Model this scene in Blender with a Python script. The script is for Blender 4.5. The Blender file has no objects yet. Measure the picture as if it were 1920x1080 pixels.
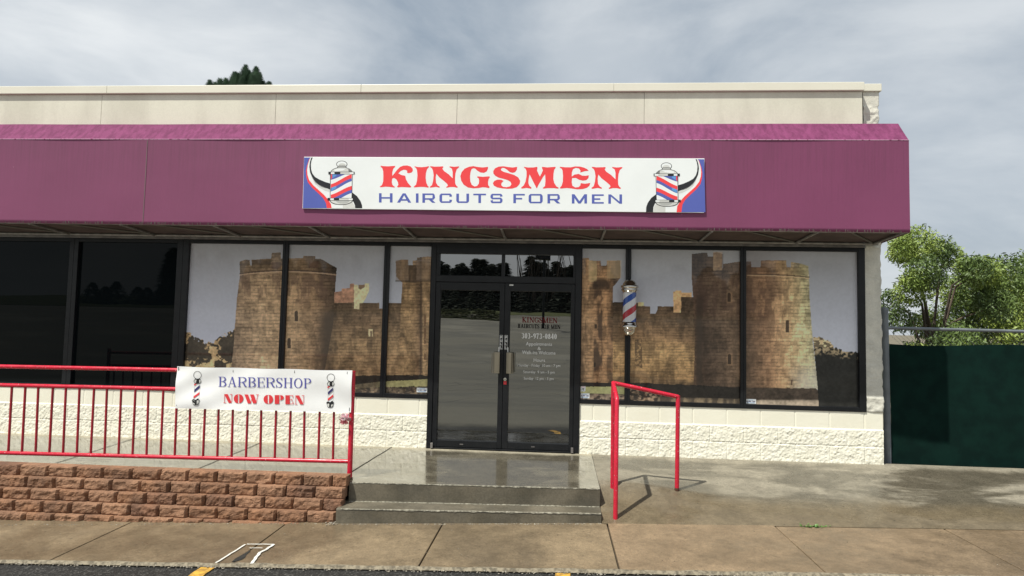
import bpy, math, random
import numpy as np
from mathutils import Vector, Matrix
rad = math.radians
scene = bpy.context.scene
COL = scene.collection

# ------------------------------------------------------------------ camera maths (measured from the block courses)
CAM = np.array([-0.9008, -7.8817, 1.5825]); YAW, PIT, ROL = 0.0694993, 0.0578421, 0.0216628; FPX = 1170.31
def _axes():
    cy, sy, cp, sp, cr, sr = math.cos(YAW), math.sin(YAW), math.cos(PIT), math.sin(PIT), math.cos(ROL), math.sin(ROL)
    f = np.array([-sy*cp, cy*cp, sp]); r = np.array([cy, sy, 0.]); u = np.cross(r, f)
    return r*cr+u*sr, -r*sr+u*cr, f
AR, AU, AF = _axes()
def ray(px, py):
    return AF + AR*(px-960)/FPX + AU*(540-py)/FPX
def at(px, py, y):                      # point of the vertical plane Y = y seen at a measured photo position
    d = ray(px, py); t = (y-CAM[1])/d[1]; p = CAM+d*t
    return (float(p[0]), float(p[1]), float(p[2]))
def proj(P):                            # world points -> photo coordinates, used to lay out the printed murals
    d = P-CAM; z = d@AF
    return 960+FPX*(d@AR)/z, 540-FPX*(d@AU)/z

def lin(c):
    c = np.asarray(c, float)/255.
    return np.where(c <= .04045, c/12.92, ((c+.055)/1.055)**2.4)
def S(r, g, b): return tuple(float(v) for v in lin((r, g, b)))

# ------------------------------------------------------------------ object helpers
def tag(o, label=None, cat=None, group=None, kind=None):
    if label: o['label'] = label
    if cat: o['category'] = cat
    if group: o['group'] = group
    if kind: o['kind'] = kind
    return o
def empty(name, loc, label, cat, group=None):
    o = bpy.data.objects.new(name, None); COL.objects.link(o); o.location = loc; o.empty_display_size = .2
    return tag(o, label, cat, group)
def wloc(p):                               # children are modelled in world coordinates
    return p.location.copy() if p.parent is None else Vector((0, 0, 0))
def setpar(o, p):
    o.parent = p; o.matrix_parent_inverse = Matrix.Translation(-wloc(p))

class MB:
    def __init__(self): self.v = []; self.f = []; self.m = []; self.s = []
    def add(self, vs, fs, mi=0, smooth=False):
        b = len(self.v); self.v += [tuple(map(float, q)) for q in vs]
        for f in fs: self.f.append([b+i for i in f]); self.m.append(mi); self.s.append(smooth)
    def box(self, x0, x1, y0, y1, z0, z1, mi=0):
        v = [(x0,y0,z0),(x1,y0,z0),(x1,y1,z0),(x0,y1,z0),(x0,y0,z1),(x1,y0,z1),(x1,y1,z1),(x0,y1,z1)]
        self.add(v, [(0,3,2,1),(4,5,6,7),(0,1,5,4),(1,2,6,5),(2,3,7,6),(3,0,4,7)], mi); return self
    def hexa(self, a, b, mi=0):          # two quads (4 pts each), bottom then top
        self.add(list(a)+list(b), [(0,3,2,1),(4,5,6,7),(0,1,5,4),(1,2,6,5),(2,3,7,6),(3,0,4,7)], mi); return self
    def poly(self, pts, mi=0):
        self.add(pts, [tuple(range(len(pts)))], mi); return self
    def prism(self, xz, y0, y1, mi=0):
        n = len(xz); v = [(x, y0, z) for x, z in xz]+[(x, y1, z) for x, z in xz]
        f = [tuple(range(n)), tuple(range(2*n-1, n-1, -1))]+[(i, n+i, n+(i+1) % n, (i+1) % n) for i in range(n)]
        self.add(v, f, mi); return self
    def tube(self, pts, r, n=12, mi=0, cap=True):
        pts = [Vector(p) for p in pts]; rs = r if isinstance(r, (list, tuple)) else [r]*len(pts)
        vs = []; ref = None
        for i, p in enumerate(pts):
            if i == 0: d = pts[1]-p
            elif i == len(pts)-1: d = p-pts[i-1]
            else: d = (pts[i+1]-p).normalized()+(p-pts[i-1]).normalized()
            d.normalize()
            if ref is None: ref = Vector((0, 0, 1)) if abs(d.z) < .9 else Vector((1, 0, 0))
            a = d.cross(ref).normalized(); b = a.cross(d).normalized(); ref = b
            k = 1.
            if 0 < i < len(pts)-1:
                c = d.dot((p-pts[i-1]).normalized()); k = 1/max(c, .5)
            for j in range(n):
                t = 2*math.pi*j/n
                vs.append(p+a*(math.cos(t)*rs[i]*k)+b*(math.sin(t)*rs[i]))
        fs = []
        for i in range(len(pts)-1):
            for j in range(n):
                fs.append((i*n+j, i*n+(j+1) % n, (i+1)*n+(j+1) % n, (i+1)*n+j))
        self.add(vs, fs, mi, True)
        if cap:
            self.add(vs[:n], [tuple(range(n-1, -1, -1))], mi); self.add(vs[-n:], [tuple(range(n))], mi)
        return self
    def lathe(self, prof, cx, cy, n=40, mi=0, smooth=True):   # (radius, z) pairs
        vs = [(cx+r*math.cos(2*math.pi*j/n), cy+r*math.sin(2*math.pi*j/n), z) for r, z in prof for j in range(n)]
        fs = [(i*n+j, i*n+(j+1) % n, (i+1)*n+(j+1) % n, (i+1)*n+j) for i in range(len(prof)-1) for j in range(n)]
        self.add(vs, fs, mi, smooth); return self
    def build(self, name, mats, parent=None, bevel=0, seg=2):
        me = bpy.data.meshes.new(name); me.from_pydata(self.v, [], self.f)
        mats = mats if isinstance(mats, (list, tuple)) else [mats]
        for m in mats: me.materials.append(m)
        me.polygons.foreach_set('material_index', self.m); me.polygons.foreach_set('use_smooth', self.s)
        me.validate(); me.update()
        o = bpy.data.objects.new(name, me); COL.objects.link(o)
        if parent is not None: setpar(o, parent)
        if bevel:
            b = o.modifiers.new('bevel', 'BEVEL'); b.width = bevel; b.segments = seg; b.limit_method = 'ANGLE'; b.angle_limit = rad(35)
        return o

def grid(name, P, mats, parent=None, smooth=True, colors=None, midx=None):
    """P: array (ny, nx, 3) of points -> one mesh of quads"""
    ny, nx = P.shape[:2]; me = bpy.data.meshes.new(name)
    me.vertices.add(ny*nx); me.vertices.foreach_set('co', P.reshape(-1).astype(np.float32))
    i = np.arange((ny-1)*(nx-1)); r, c = i//(nx-1), i % (nx-1); a = r*nx+c
    q = np.stack([a, a+1, a+nx+1, a+nx], 1).astype(np.int32)
    me.loops.add(q.size); me.loops.foreach_set('vertex_index', q.reshape(-1))
    me.polygons.add(len(q)); me.polygons.foreach_set('loop_start', np.arange(len(q), dtype=np.int32)*4)
    for m in (mats if isinstance(mats, (list, tuple)) else [mats]): me.materials.append(m)
    me.polygons.foreach_set('use_smooth', np.full(len(q), smooth))
    if midx is not None: me.polygons.foreach_set('material_index', midx.astype(np.int32))
    if colors is not None:
        ca = me.color_attributes.new('print', 'FLOAT_COLOR', 'POINT')
        ca.data.foreach_set('color', np.concatenate([colors.reshape(-1, 3), np.ones((ny*nx, 1))], 1).astype(np.float32).reshape(-1))
    me.update(calc_edges=True); me.validate()
    o = bpy.data.objects.new(name, me); COL.objects.link(o)
    if parent is not None: setpar(o, parent)
    return o

# ------------------------------------------------------------------ numpy noise
def hsh(i, j, s=0):
    h = np.sin(i*127.1+j*311.7+s*74.7)*43758.5453
    return h-np.floor(h)
def vnoise(u, v, s=0):
    i, j = np.floor(u), np.floor(v); a, b = u-i, v-j; a = a*a*(3-2*a); b = b*b*(3-2*b)
    return (hsh(i, j, s)*(1-a)+hsh(i+1, j, s)*a)*(1-b)+(hsh(i, j+1, s)*(1-a)+hsh(i+1, j+1, s)*a)*b
def fbm(u, v, s=0, o=4):
    t = 0.; a = .5; n = 0.
    for k in range(o):
        t = t+a*vnoise(u*2**k, v*2**k, s+k*13); n += a; a *= .5
    return t/n

# ------------------------------------------------------------------ materials
def newmat(name):
    m = bpy.data.materials.new(name); m.use_nodes = True; nt = m.node_tree
    return m, nt, nt.nodes['Principled BSDF']
def nd(nt, typ, **kw):
    n = nt.nodes.new(typ)
    for k, v in kw.items():
        if k.startswith('i_'): n.inputs[k[2:].replace('_', ' ')].default_value = v
        else: setattr(n, k, v)
    return n
def mixc(nt, fac, a, b, blend='MIX'):
    n = nt.nodes.new('ShaderNodeMix'); n.data_type = 'RGBA'; n.blend_type = blend
    for k, v in ((0, fac), (6, a), (7, b)):
        if isinstance(v, bpy.types.NodeSocket): nt.links.new(v, n.inputs[k])
        elif k == 0: n.inputs[0].default_value = v
        else: n.inputs[k].default_value = (*v, 1)
    return n.outputs[2]
def noise(nt, vec, scale, detail=5, rough=.55, dist=0.):
    n = nd(nt, 'ShaderNodeTexNoise', i_Scale=scale, i_Detail=detail, i_Roughness=rough, i_Distortion=dist)
    nt.links.new(vec, n.inputs['Vector']); return n.outputs['Fac']
def remap(nt, v, a, b, c=0., d=1.):
    n = nd(nt, 'ShaderNodeMapRange', interpolation_type='SMOOTHSTEP'); nt.links.new(v, n.inputs[0])
    for k, x in zip((1, 2, 3, 4), (a, b, c, d)): n.inputs[k].default_value = x
    return n.outputs[0]
def mth(nt, op, a, b=None, clamp=False):
    n = nd(nt, 'ShaderNodeMath', operation=op, use_clamp=clamp)
    for k, v in enumerate((a, b)):
        if v is None: continue
        if isinstance(v, bpy.types.NodeSocket): nt.links.new(v, n.inputs[k])
        else: n.inputs[k].default_value = v
    return n.outputs[0]
def coords(nt, sc=(1, 1, 1)):
    t = nd(nt, 'ShaderNodeTexCoord'); m = nd(nt, 'ShaderNodeMapping'); m.inputs['Scale'].default_value = sc
    nt.links.new(t.outputs['Object'], m.inputs['Vector']); return m.outputs['Vector']
def bump(nt, bs, h, strength=.3, dist=.01):
    n = nd(nt, 'ShaderNodeBump', i_Strength=strength, i_Distance=dist); nt.links.new(h, n.inputs['Height']); nt.links.new(n.outputs[0], bs.inputs['Normal'])
def pm(name, c1, c2=None, scale=3., lo=.35, hi=.65, rough=.6, rough2=None, b=0., bs=40., bd=.004, metal=0., ior=1.5, spec=.5, coat=0., stretch=(1, 1, 1), fine=0., chips=None):
    m, nt, p = newmat(name); v = coords(nt, stretch)
    p.inputs['Roughness'].default_value = rough; p.inputs['Metallic'].default_value = metal; p.inputs['IOR'].default_value = ior
    p.inputs['Specular IOR Level'].default_value = spec; p.inputs['Coat Weight'].default_value = coat; p.inputs['Coat Roughness'].default_value = .06
    if c2 is None: c2 = tuple(x*.88 for x in c1)
    f = remap(nt, noise(nt, v, scale), lo, hi)
    c = mixc(nt, f, c1, c2)
    if fine:
        g = remap(nt, noise(nt, coords(nt), 55, 5, .78), .3, .7, 1-fine, 1+fine*.6)
        k = nd(nt, 'ShaderNodeCombineColor'); [nt.links.new(g, k.inputs[i]) for i in range(3)]
        c = mixc(nt, 1., c, k.outputs[0], 'MULTIPLY')
    nt.links.new(c, p.inputs['Base Color'])
    if rough2 is not None: nt.links.new(remap(nt, noise(nt, v, scale*1.7), .35, .65, rough, rough2), p.inputs['Roughness'])
    if chips:
        c = mixc(nt, remap(nt, noise(nt, coords(nt), 70, 2, .5), .69, .71), c, chips); nt.links.new(c, p.inputs['Base Color'])
    if b: bump(nt, p, noise(nt, coords(nt), bs, 4, .65), b, bd)
    return m

M = {}
CREAM = (.83, .81, .69)
M['block_smooth'] = pm('cream_block', CREAM, (.81, .785, .66), 2.5, rough=.62, b=.2, bs=120, bd=.002)
M['block_split'] = pm('cream_split_block', (.84, .82, .71), (.79, .77, .65), 6, rough=.75, b=.3, bs=110, bd=.004, fine=.06)
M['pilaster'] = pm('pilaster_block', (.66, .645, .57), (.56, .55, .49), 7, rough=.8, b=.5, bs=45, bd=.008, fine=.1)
M['stucco'] = pm('cream_stucco', (.68, .67, .565), (.58, .568, .475), 2.6, .36, .72, rough=.85, b=.25, bs=160, bd=.002, stretch=(1, 1, .30), fine=.06)
M['coping'] = pm('cream_metal', (.72, .70, .60), (.69, .67, .57), 1.2, rough=.4)
M['joint'] = pm('joint_grey', (.16, .15, .13), rough=.9)
M['frame'] = pm('dark_bronze_metal', (.007, .008, .010), (.010, .011, .013), 8, rough=.34, rough2=.42, spec=.3)
M['strip'] = pm('grey_flashing', (.22, .21, .20), (.14, .13, .13), 9, rough=.45, metal=.3)
M['glass_dark'] = pm('dark_glass', (.004, .006, .007), (.004, .006, .007), 1, rough=.0, ior=1.5, spec=.09)
M['steel'] = pm('brushed_metal', (.36, .32, .25), (.25, .225, .175), 30, rough=.42, metal=.85, stretch=(1, 1, .05))
M['white_plastic'] = pm('white_plastic', (.7, .7, .68), rough=.4)
M['black_plastic'] = pm('black_plastic', (.012, .012, .013), rough=.4)
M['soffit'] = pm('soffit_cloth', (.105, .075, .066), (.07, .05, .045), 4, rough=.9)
M['bar'] = pm('galvanised_bar', (.34, .33, .31), (.22, .21, .20), 14, rough=.5, metal=.4)
M['red_paint'] = pm('red_paint', (.55, .014, .042), (.45, .012, .033), 7, rough=.24, rough2=.36, b=.12, bs=60, bd=.002, chips=(.62, .40, .40))
M['red_dark'] = pm('red_paint_thin', (.36, .012, .03), (.28, .010, .022), 7, rough=.35)
M['rust'] = pm('rust', (.07, .028, .016), rough=.9)
M['white_print'] = pm('white_print', (.80, .83, .84), (.77, .80, .81), 3, rough=.38)
M['banner'] = pm('banner_vinyl', (.83, .84, .85), (.80, .81, .82), 3, rough=.42)
M['ink_red'] = pm('red_ink', (.83, .052, .060), (.80, .05, .058), 3, rough=.4)
M['ink_red2'] = pm('red_ink_deep', (.70, .04, .05), (.66, .04, .05), 3, rough=.4)
M['ink_blue'] = pm('blue_ink', (.085, .115, .42), (.080, .108, .40), 3, rough=.4)
M['ink_blue2'] = pm('violet_blue_ink', (.10, .10, .37), (.095, .095, .36), 3, rough=.4)
M['ink_navy'] = pm('navy_ink', (.03, .026, .14), rough=.4)
M['ink_sky'] = pm('sky_blue_ink', (.10, .32, .66), rough=.4)
M['ink_black'] = pm('black_ink', (.012, .013, .016), rough=.35)
M['ink_grey'] = pm('grey_ink', (.45, .46, .45), rough=.4)
M['ink_lgrey'] = pm('light_grey_ink', (.64, .65, .63), rough=.4)
M['ink_mgrey'] = pm('mid_grey_ink', (.20, .20, .20), rough=.4)
M['door_white'] = pm('white_vinyl_letters', (.70, .70, .68), rough=.6)
M['door_red'] = pm('red_vinyl_letters', (.115, .010, .012), rough=.8, spec=.1)
M['door_black'] = pm('black_vinyl_letters', (.010, .010, .010), rough=.95, spec=.05)
M['chrome'] = pm('chrome', (.62, .60, .56), (.58, .56, .52), 4, rough=.10, metal=1.)
M['pole_white'] = pm('pole_white', (.66, .67, .70), rough=.25, coat=.6)
M['pole_red'] = pm('pole_red', (.42, .02, .035), rough=.25, coat=.6)
M['pole_blue'] = pm('pole_blue', (.015, .07, .33), rough=.25, coat=.6)
M['brick'] = pm('red_retaining_block', (.275, .140, .076), (.165, .086, .050), 5, .3, .7, rough=.88, b=.9, bs=70, bd=.008, fine=.34)
M['brick_pale'] = pm('pale_retaining_block', (.31, .168, .098), (.20, .108, .064), 5, .3, .7, rough=.88, b=.9, bs=70, bd=.008, fine=.34)
M['brick_dark'] = pm('dark_retaining_block', (.225, .112, .064), (.13, .068, .042), 5, .3, .7, rough=.88, b=.9, bs=70, bd=.008, fine=.34)
M['step'] = pm('wet_step_concrete', (.158, .138, .102), (.078, .070, .052), 2.2, .3, .7, rough=.4, rough2=.65, b=.35, bs=60, bd=.004, fine=.26)
M['gravel'] = pm('pebbles', (.36, .33, .27), (.12, .10, .08), 25, rough=.8)
M['fence_metal'] = pm('grey_fence_metal', (.17, .19, .21), (.13, .145, .16), 5, rough=.5, metal=.3)
M['screen'] = pm('green_privacy_screen', (.004, .019, .015), (.003, .013, .011), 5, rough=.9, spec=.08, b=.2, bs=300, bd=.002)
M['bark'] = pm('bark', (.10, .075, .055), (.05, .038, .03), 12, rough=.9, b=.6, bs=30, bd=.02, stretch=(1, 1, .2))
M['leaf'] = pm('green_leaf', (.27, .34, .07), (.15, .22, .04), 1.6, .35, .65, rough=.55)
M['leaf_dark'] = pm('darker_leaf', (.12, .18, .04), (.06, .10, .025), 1.6, .35, .65, rough=.55)
M['needle'] = pm('pine_needle', (.16, .235, .165), (.08, .13, .09), 2.2, rough=.6)
M['weed'] = pm('weed_leaf', (.10, .26, .04), rough=.5)
M['pink'] = pm('pink_ribbon', (.88, .58, .64), (.90, .80, .82), 40, rough=.45)
M['hot_pink'] = pm('red_ribbon', (.85, .33, .38), rough=.4)
M['zip'] = pm('dark_tie', (.03, .03, .03), rough=.6)
M['line_white'] = pm('white_line_paint', (.66, .66, .62), (.50, .49, .45), 20, .4, .75, rough=.6)
M['line_yellow'] = pm('yellow_line_paint', (.62, .36, .05), (.30, .17, .035), 14, .40, .60, rough=.6)
M['far_wood'] = pm('far_wood', (.022, .034, .016), (.012, .018, .010), 1.2, rough=.9)
M['grass'] = pm('grass_verge', (.10, .11, .035), (.065, .08, .025), 1.4, rough=.95, b=.6, bs=12, bd=.05)
M['earth'] = pm('earth', (.16, .135, .095), (.10, .09, .06), .6, rough=.95, b=.5, bs=8, bd=.03)
M['filler'] = pm('joint_filler', (.018, .017, .015), (.010, .010, .009), 20, rough=.8)

# strongly reflective tinted door glass
def mat_doorglass():
    m, nt, p = newmat('tinted_door_glass')
    p.inputs['Base Color'].default_value = (.006, .007, .007, 1); p.inputs['Roughness'].default_value = .0
    p.inputs['IOR'].default_value = 2.75
    n = noise(nt, coords(nt, (1, 1, 3)), 1.2, 2, .4); bump(nt, p, n, .02, .02)
    return m
M['glass_door'] = mat_doorglass()
def mat_canopy(name, base, dark):
    m, nt, p = newmat(name)
    p.inputs['Roughness'].default_value = .62; p.inputs['Sheen Weight'].default_value = .08
    big = remap(nt, noise(nt, coords(nt), .9, 3), .3, .7)
    streak = remap(nt, noise(nt, coords(nt, (16, 16, .5)), 3., 6, .7), .38, .72)
    top = coords(nt); sx = nd(nt, 'ShaderNodeSeparateXYZ'); nt.links.new(top, sx.inputs[0])
    low = remap(nt, sx.outputs[2], 3.9, 2.9, .60, .10)
    f = mth(nt, 'MULTIPLY', streak, low); f = mth(nt, 'ADD', f, mth(nt, 'MULTIPLY', big, .25), True)
    c = mixc(nt, f, base, dark)
    sp = remap(nt, noise(nt, coords(nt), 30, 2, .5), .80, .83)
    c = mixc(nt, sp, c, (.55, .35, .45))
    nt.links.new(c, p.inputs['Base Color'])
    bump(nt, p, noise(nt, coords(nt, (14, 14, 1.2)), 4, 5), .12, .01)
    return m
M['canopy'] = mat_canopy('purple_awning_fabric', (.188, .037, .106), (.126, .028, .072))
M['canopy_top'] = pm('weathered_awning_fabric', (.205, .050, .128), (.138, .032, .085), 9, .3, .7, rough=.8, spec=.15, b=.3, bs=22, bd=.012, stretch=(2.2, 1, .8), fine=.16)

# wet concrete, driven by noise and by distance from the wall (drier there)
def mat_concrete(name, dry, wet, rough_wet=.10, rough_dry=.6, dry_y=None, scale=.9, wetlo=.42, wethi=.58, stretch=(1, 1.8, 1), spec=.5, tint=None, tint_y=None, wet_bias=0., coat=0.):
    m, nt, p = newmat(name); v = coords(nt, stretch); o = coords(nt)
    sx = nd(nt, 'ShaderNodeSeparateXYZ'); nt.links.new(o, sx.inputs[0])
    w = remap(nt, noise(nt, v, scale, 6, .6, .4), wetlo, wethi)
    if wet_bias: w = mth(nt, 'ADD', w, wet_bias, True)
    if dry_y:
        wob = mth(nt, 'MULTIPLY', mth(nt, 'SUBTRACT', noise(nt, coords(nt, (1, .2, 1)), 2.6, 4), .5), dry_y[2])
        yy = mth(nt, 'ADD', sx.outputs[1], wob)
        w = mth(nt, 'MULTIPLY', w, remap(nt, yy, dry_y[0], dry_y[1], 0, 1))
    c = mixc(nt, w, dry, wet)
    if tint:
        wob = mth(nt, 'MULTIPLY', mth(nt, 'SUBTRACT', noise(nt, o, 1.3, 4), .5), .5)
        c = mixc(nt, remap(nt, mth(nt, 'ADD', sx.outputs[1], wob), tint_y[0], tint_y[1]), c, tint)
    st = remap(nt, noise(nt, o, 5, 5, .6), .25, .75, .80, 1.14)
    fi = mth(nt, 'MULTIPLY', remap(nt, noise(nt, o, 75, 5, .8), .3, .7, .72, 1.24), remap(nt, noise(nt, o, 22, 3, .6), .3, .7, .90, 1.09))
    k = nd(nt, 'ShaderNodeCombineColor'); g = mth(nt, 'MULTIPLY', st, fi); [nt.links.new(g, k.inputs[i]) for i in range(3)]
    c = mixc(nt, 1., c, k.outputs[0], 'MULTIPLY')
    spk = remap(nt, noise(nt, o, 36, 2, .5), .705, .74)
    c = mixc(nt, spk, c, tuple(x*.35 for x in wet))
    nt.links.new(c, p.inputs['Base Color'])
    n = nd(nt, 'ShaderNodeMapRange'); nt.links.new(w, n.inputs[0]); n.inputs[3].default_value = rough_dry; n.inputs[4].default_value = rough_wet
    rr = mth(nt, 'ADD', n.outputs[0], remap(nt, noise(nt, o, 8, 4), .3, .7, -.03, .07), True)
    nt.links.new(rr, p.inputs['Roughness']); p.inputs['Specular IOR Level'].default_value = spec
    bump(nt, p, noise(nt, o, 110, 4, .7), .05 if coat else .10, .0015)
    if coat: nt.links.new(mth(nt, 'MULTIPLY', w, coat, True), p.inputs['Coat Weight']); p.inputs['Coat IOR'].default_value = 1.75; nt.links.new(remap(nt, noise(nt, coords(nt, (1, 3, 1)), 6, 4), .3, .7, .03, .16), p.inputs['Coat Roughness'])
    return m
M['slab'] = mat_concrete('landing_concrete', (.31, .282, .215), (.108, .095, .068), .14, .55, (-.06, -.20, .18), .8, .40, .60, (1, 2.6, 1), .5, wet_bias=.78, coat=1.)
M['ramp'] = mat_concrete('ramp_concrete', (.225, .203, .158), (.095, .083, .062), .22, .6, (-.02, -.20, .35), .75, .42, .57, (1, 2.6, 1), .45, (.135, .108, .070), (-1.0, -1.35))
M['walk'] = mat_concrete('sidewalk_concrete', (.205, .155, .096), (.135, .103, .066), .30, .6, None, .8, .36, .64, (1, 1.2, 1), .45)
M['walk2'] = mat_concrete('sidewalk_concrete_pinker', (.220, .160, .100), (.152, .111, .070), .32, .6, None, .8, .36, .64, (1, 1.2, 1), .45)
def mat_asphalt():
    m, nt, p = newmat('wet_asphalt'); o = coords(nt)
    f = remap(nt, noise(nt, coords(nt, (.35, 1, 1)), .45, 7, .68, .6), .36, .64); c = mixc(nt, f, (.215, .205, .165), (.135, .130, .105))
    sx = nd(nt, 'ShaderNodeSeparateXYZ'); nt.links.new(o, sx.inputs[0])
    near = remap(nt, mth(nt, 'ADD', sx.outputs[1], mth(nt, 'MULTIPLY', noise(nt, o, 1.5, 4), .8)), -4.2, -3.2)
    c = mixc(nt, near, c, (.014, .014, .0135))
    n = nd(nt, 'ShaderNodeTexVoronoi', i_Scale=85.); nt.links.new(o, n.inputs['Vector'])
    g = remap(nt, n.outputs['Color'], .55, 1., 0, 1); c = mixc(nt, mth(nt, 'MULTIPLY', g, .5), c, (.17, .165, .155))
    wv = nd(nt, 'ShaderNodeVectorMath', operation='ADD'); wn = nd(nt, 'ShaderNodeTexNoise', i_Scale=.8, i_Detail=4.); nt.links.new(o, wn.inputs['Vector']); nt.links.new(o, wv.inputs[0]); nt.links.new(wn.outputs['Color'], wv.inputs[1])
    vc = nd(nt, 'ShaderNodeTexVoronoi', feature='DISTANCE_TO_EDGE', i_Scale=.28); nt.links.new(wv.outputs[0], vc.inputs['Vector'])
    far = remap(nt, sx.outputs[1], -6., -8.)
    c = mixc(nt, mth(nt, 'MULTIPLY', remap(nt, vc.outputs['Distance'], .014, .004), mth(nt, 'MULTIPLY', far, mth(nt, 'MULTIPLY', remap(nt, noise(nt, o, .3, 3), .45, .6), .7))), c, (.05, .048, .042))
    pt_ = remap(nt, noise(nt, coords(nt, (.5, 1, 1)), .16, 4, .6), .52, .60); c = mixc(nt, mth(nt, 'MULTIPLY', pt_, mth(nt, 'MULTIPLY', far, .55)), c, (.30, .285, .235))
    nt.links.new(c, p.inputs['Base Color'])
    nt.links.new(remap(nt, f, 0, 1, .74, .52), p.inputs['Roughness']); p.inputs['Specular IOR Level'].default_value = .35
    bump(nt, p, n.outputs['Distance'], .8, .006)
    return m
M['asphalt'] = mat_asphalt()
def mat_print():
    m, nt, p = newmat('printed_castle_film')
    a = nd(nt, 'ShaderNodeVertexColor', layer_name='print'); nt.links.new(a.outputs[0], p.inputs['Base Color'])
    p.inputs['Roughness'].default_value = .5; p.inputs['Specular IOR Level'].default_value = .2
    p.inputs['Coat Weight'].default_value = .55; p.inputs['Coat Roughness'].default_value = .015; p.inputs['Coat IOR'].default_value = 1.5
    return m
M['print'] = mat_print()
# ------------------------------------------------------------------ camera, sky, sun
cam = bpy.data.objects.new('camera', bpy.data.cameras.new('camera')); COL.objects.link(cam); scene.camera = cam
cam.data.sensor_fit = 'HORIZONTAL'; cam.data.sensor_width = 36.; cam.data.lens = 36.*FPX/1920.; cam.data.clip_start = .05; cam.data.clip_end = 3000
cam.matrix_world = Matrix(((AR[0], AU[0], -AF[0], CAM[0]), (AR[1], AU[1], -AF[1], CAM[1]), (AR[2], AU[2], -AF[2], CAM[2]), (0, 0, 0, 1)))
scene.view_settings.view_transform = 'Standard'; scene.view_settings.look = 'None'; scene.view_settings.gamma = 1.0
scene.view_settings.exposure = 0.42
SUN = Vector((-.38, -.38, 1.)).normalized(); ELEV = math.asin(SUN.z)
sl = bpy.data.lights.new('sun', 'SUN'); sl.energy = 4.4; sl.angle = rad(.6); sl.color = (1., .965, .86)
so = bpy.data.objects.new('sun', sl); COL.objects.link(so); so.rotation_euler = SUN.to_track_quat('Z', 'Y').to_euler(); so.location = (-6, -8, 14)

def make_world():
    w = bpy.data.worlds.new('World'); scene.world = w; w.use_nodes = True; nt = w.node_tree
    bg = nt.nodes['Background']; bg.inputs[1].default_value = .1
    sky = nd(nt, 'ShaderNodeTexSky', sky_type='NISHITA', sun_disc=False); sky.sun_elevation = ELEV
    sky.sun_rotation = math.atan2(SUN.x, SUN.y); sky.air_density = 1.; sky.dust_density = 2.
    tc = nd(nt, 'ShaderNodeTexCoord')
    n1 = nd(nt, 'ShaderNodeTexNoise', i_Scale=3.0, i_Detail=6., i_Roughness=.56)
    nt.links.new(tc.outputs['Generated'], n1.inputs['Vector'])
    off = nd(nt, 'ShaderNodeVectorMath', operation='SUBTRACT'); nt.links.new(n1.outputs['Color'], off.inputs[0]); off.inputs[1].default_value = (.5, .5, .5)
    sc = nd(nt, 'ShaderNodeVectorMath', operation='SCALE'); nt.links.new(off.outputs[0], sc.inputs[0]); sc.inputs['Scale'].default_value = .22
    ad = nd(nt, 'ShaderNodeVectorMath', operation='ADD'); nt.links.new(tc.outputs['Generated'], ad.inputs[0]); nt.links.new(sc.outputs[0], ad.inputs[1])
    nm = nd(nt, 'ShaderNodeVectorMath', operation='NORMALIZE'); nt.links.new(ad.outputs[0], nm.inputs[0]); D = nm.outputs[0]
    st = nd(nt, 'ShaderNodeMapping'); st.inputs['Scale'].default_value = (1, 1, 2.4); nt.links.new(tc.outputs['Generated'], st.inputs['Vector'])
    # cloud brightness: broad banks plus the lighter and darker masses of this sky
    f = remap(nt, noise(nt, st.outputs[0], 2.9, 8, .56, .3), .28, .74, .14, .72)
    for px, py, r, k in ((780, 50, 24, -.30), (1420, 110, 20, -.24), (660, 140, 9, -.06), (360, 60, 20, .34), (540, 70, 11, .16), (1085, 20, 10, .22), (1125, 120, 8, .24), (1180, 60, 12, .16), (1640, 190, 12, .22), (250, 170, 8, -.18), (260, 20, 9, .1)):
        d = ray(px, py); d = d/np.linalg.norm(d)
        dt = nd(nt, 'ShaderNodeVectorMath', operation='DOT_PRODUCT'); nt.links.new(D, dt.inputs[0]); dt.inputs[1].default_value = tuple(d)
        f = mth(nt, 'ADD', f, remap(nt, dt.outputs['Value'], math.cos(rad(r)), 1.0, 0, k))
    dt = nd(nt, 'ShaderNodeVectorMath', operation='DOT_PRODUCT'); nt.links.new(D, dt.inputs[0]); dt.inputs[1].default_value = (-.05, -.985, .16)
    f = mth(nt, 'ADD', f, remap(nt, dt.outputs['Value'], math.cos(rad(50)), 1.0, 0, .55))   # unseen bright sky lobe added behind the viewer to lift the transom reflection
    f = mth(nt, 'MULTIPLY', f, 1., True)
    c = mixc(nt, f, (2.5, 3.0, 3.55), (6.6, 6.8, 6.85))
    fin = mixc(nt, .10, c, sky.outputs[0])
    nt.links.new(fin, bg.inputs[0])
make_world()

# ------------------------------------------------------------------ ground, walk, landing, steps, ramp
def wz(x): return -.30+.025*np.clip(x, -11, 9)             # sidewalk height
def lot_z(x, y):
    d = np.maximum(0, -(y+11.)); e = d*d/(d+9.)
    return wz(x)*np.clip((y+14)/11., 0, 1)-.33*(1-np.clip((y+14)/11., 0, 1))-.022+.088*e
ys = np.concatenate([-2.86-np.linspace(0, 6, 40), -9.2-np.linspace(0, 41, 60)]); xs = np.concatenate([np.linspace(-70, -10, 16), np.linspace(-9, 9, 73), np.linspace(10, 70, 16)])
X, Y = np.meshgrid(xs, ys[::-1]); edge = .02*(fbm(X*3, X*0, 4)-.5)
Yp = np.where(Y > -2.87, Y+edge, Y)
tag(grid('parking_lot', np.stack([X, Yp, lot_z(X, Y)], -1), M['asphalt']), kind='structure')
X, Y = np.meshgrid(np.linspace(-80, 80, 60), np.linspace(-90, -49.5, 24))
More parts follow.
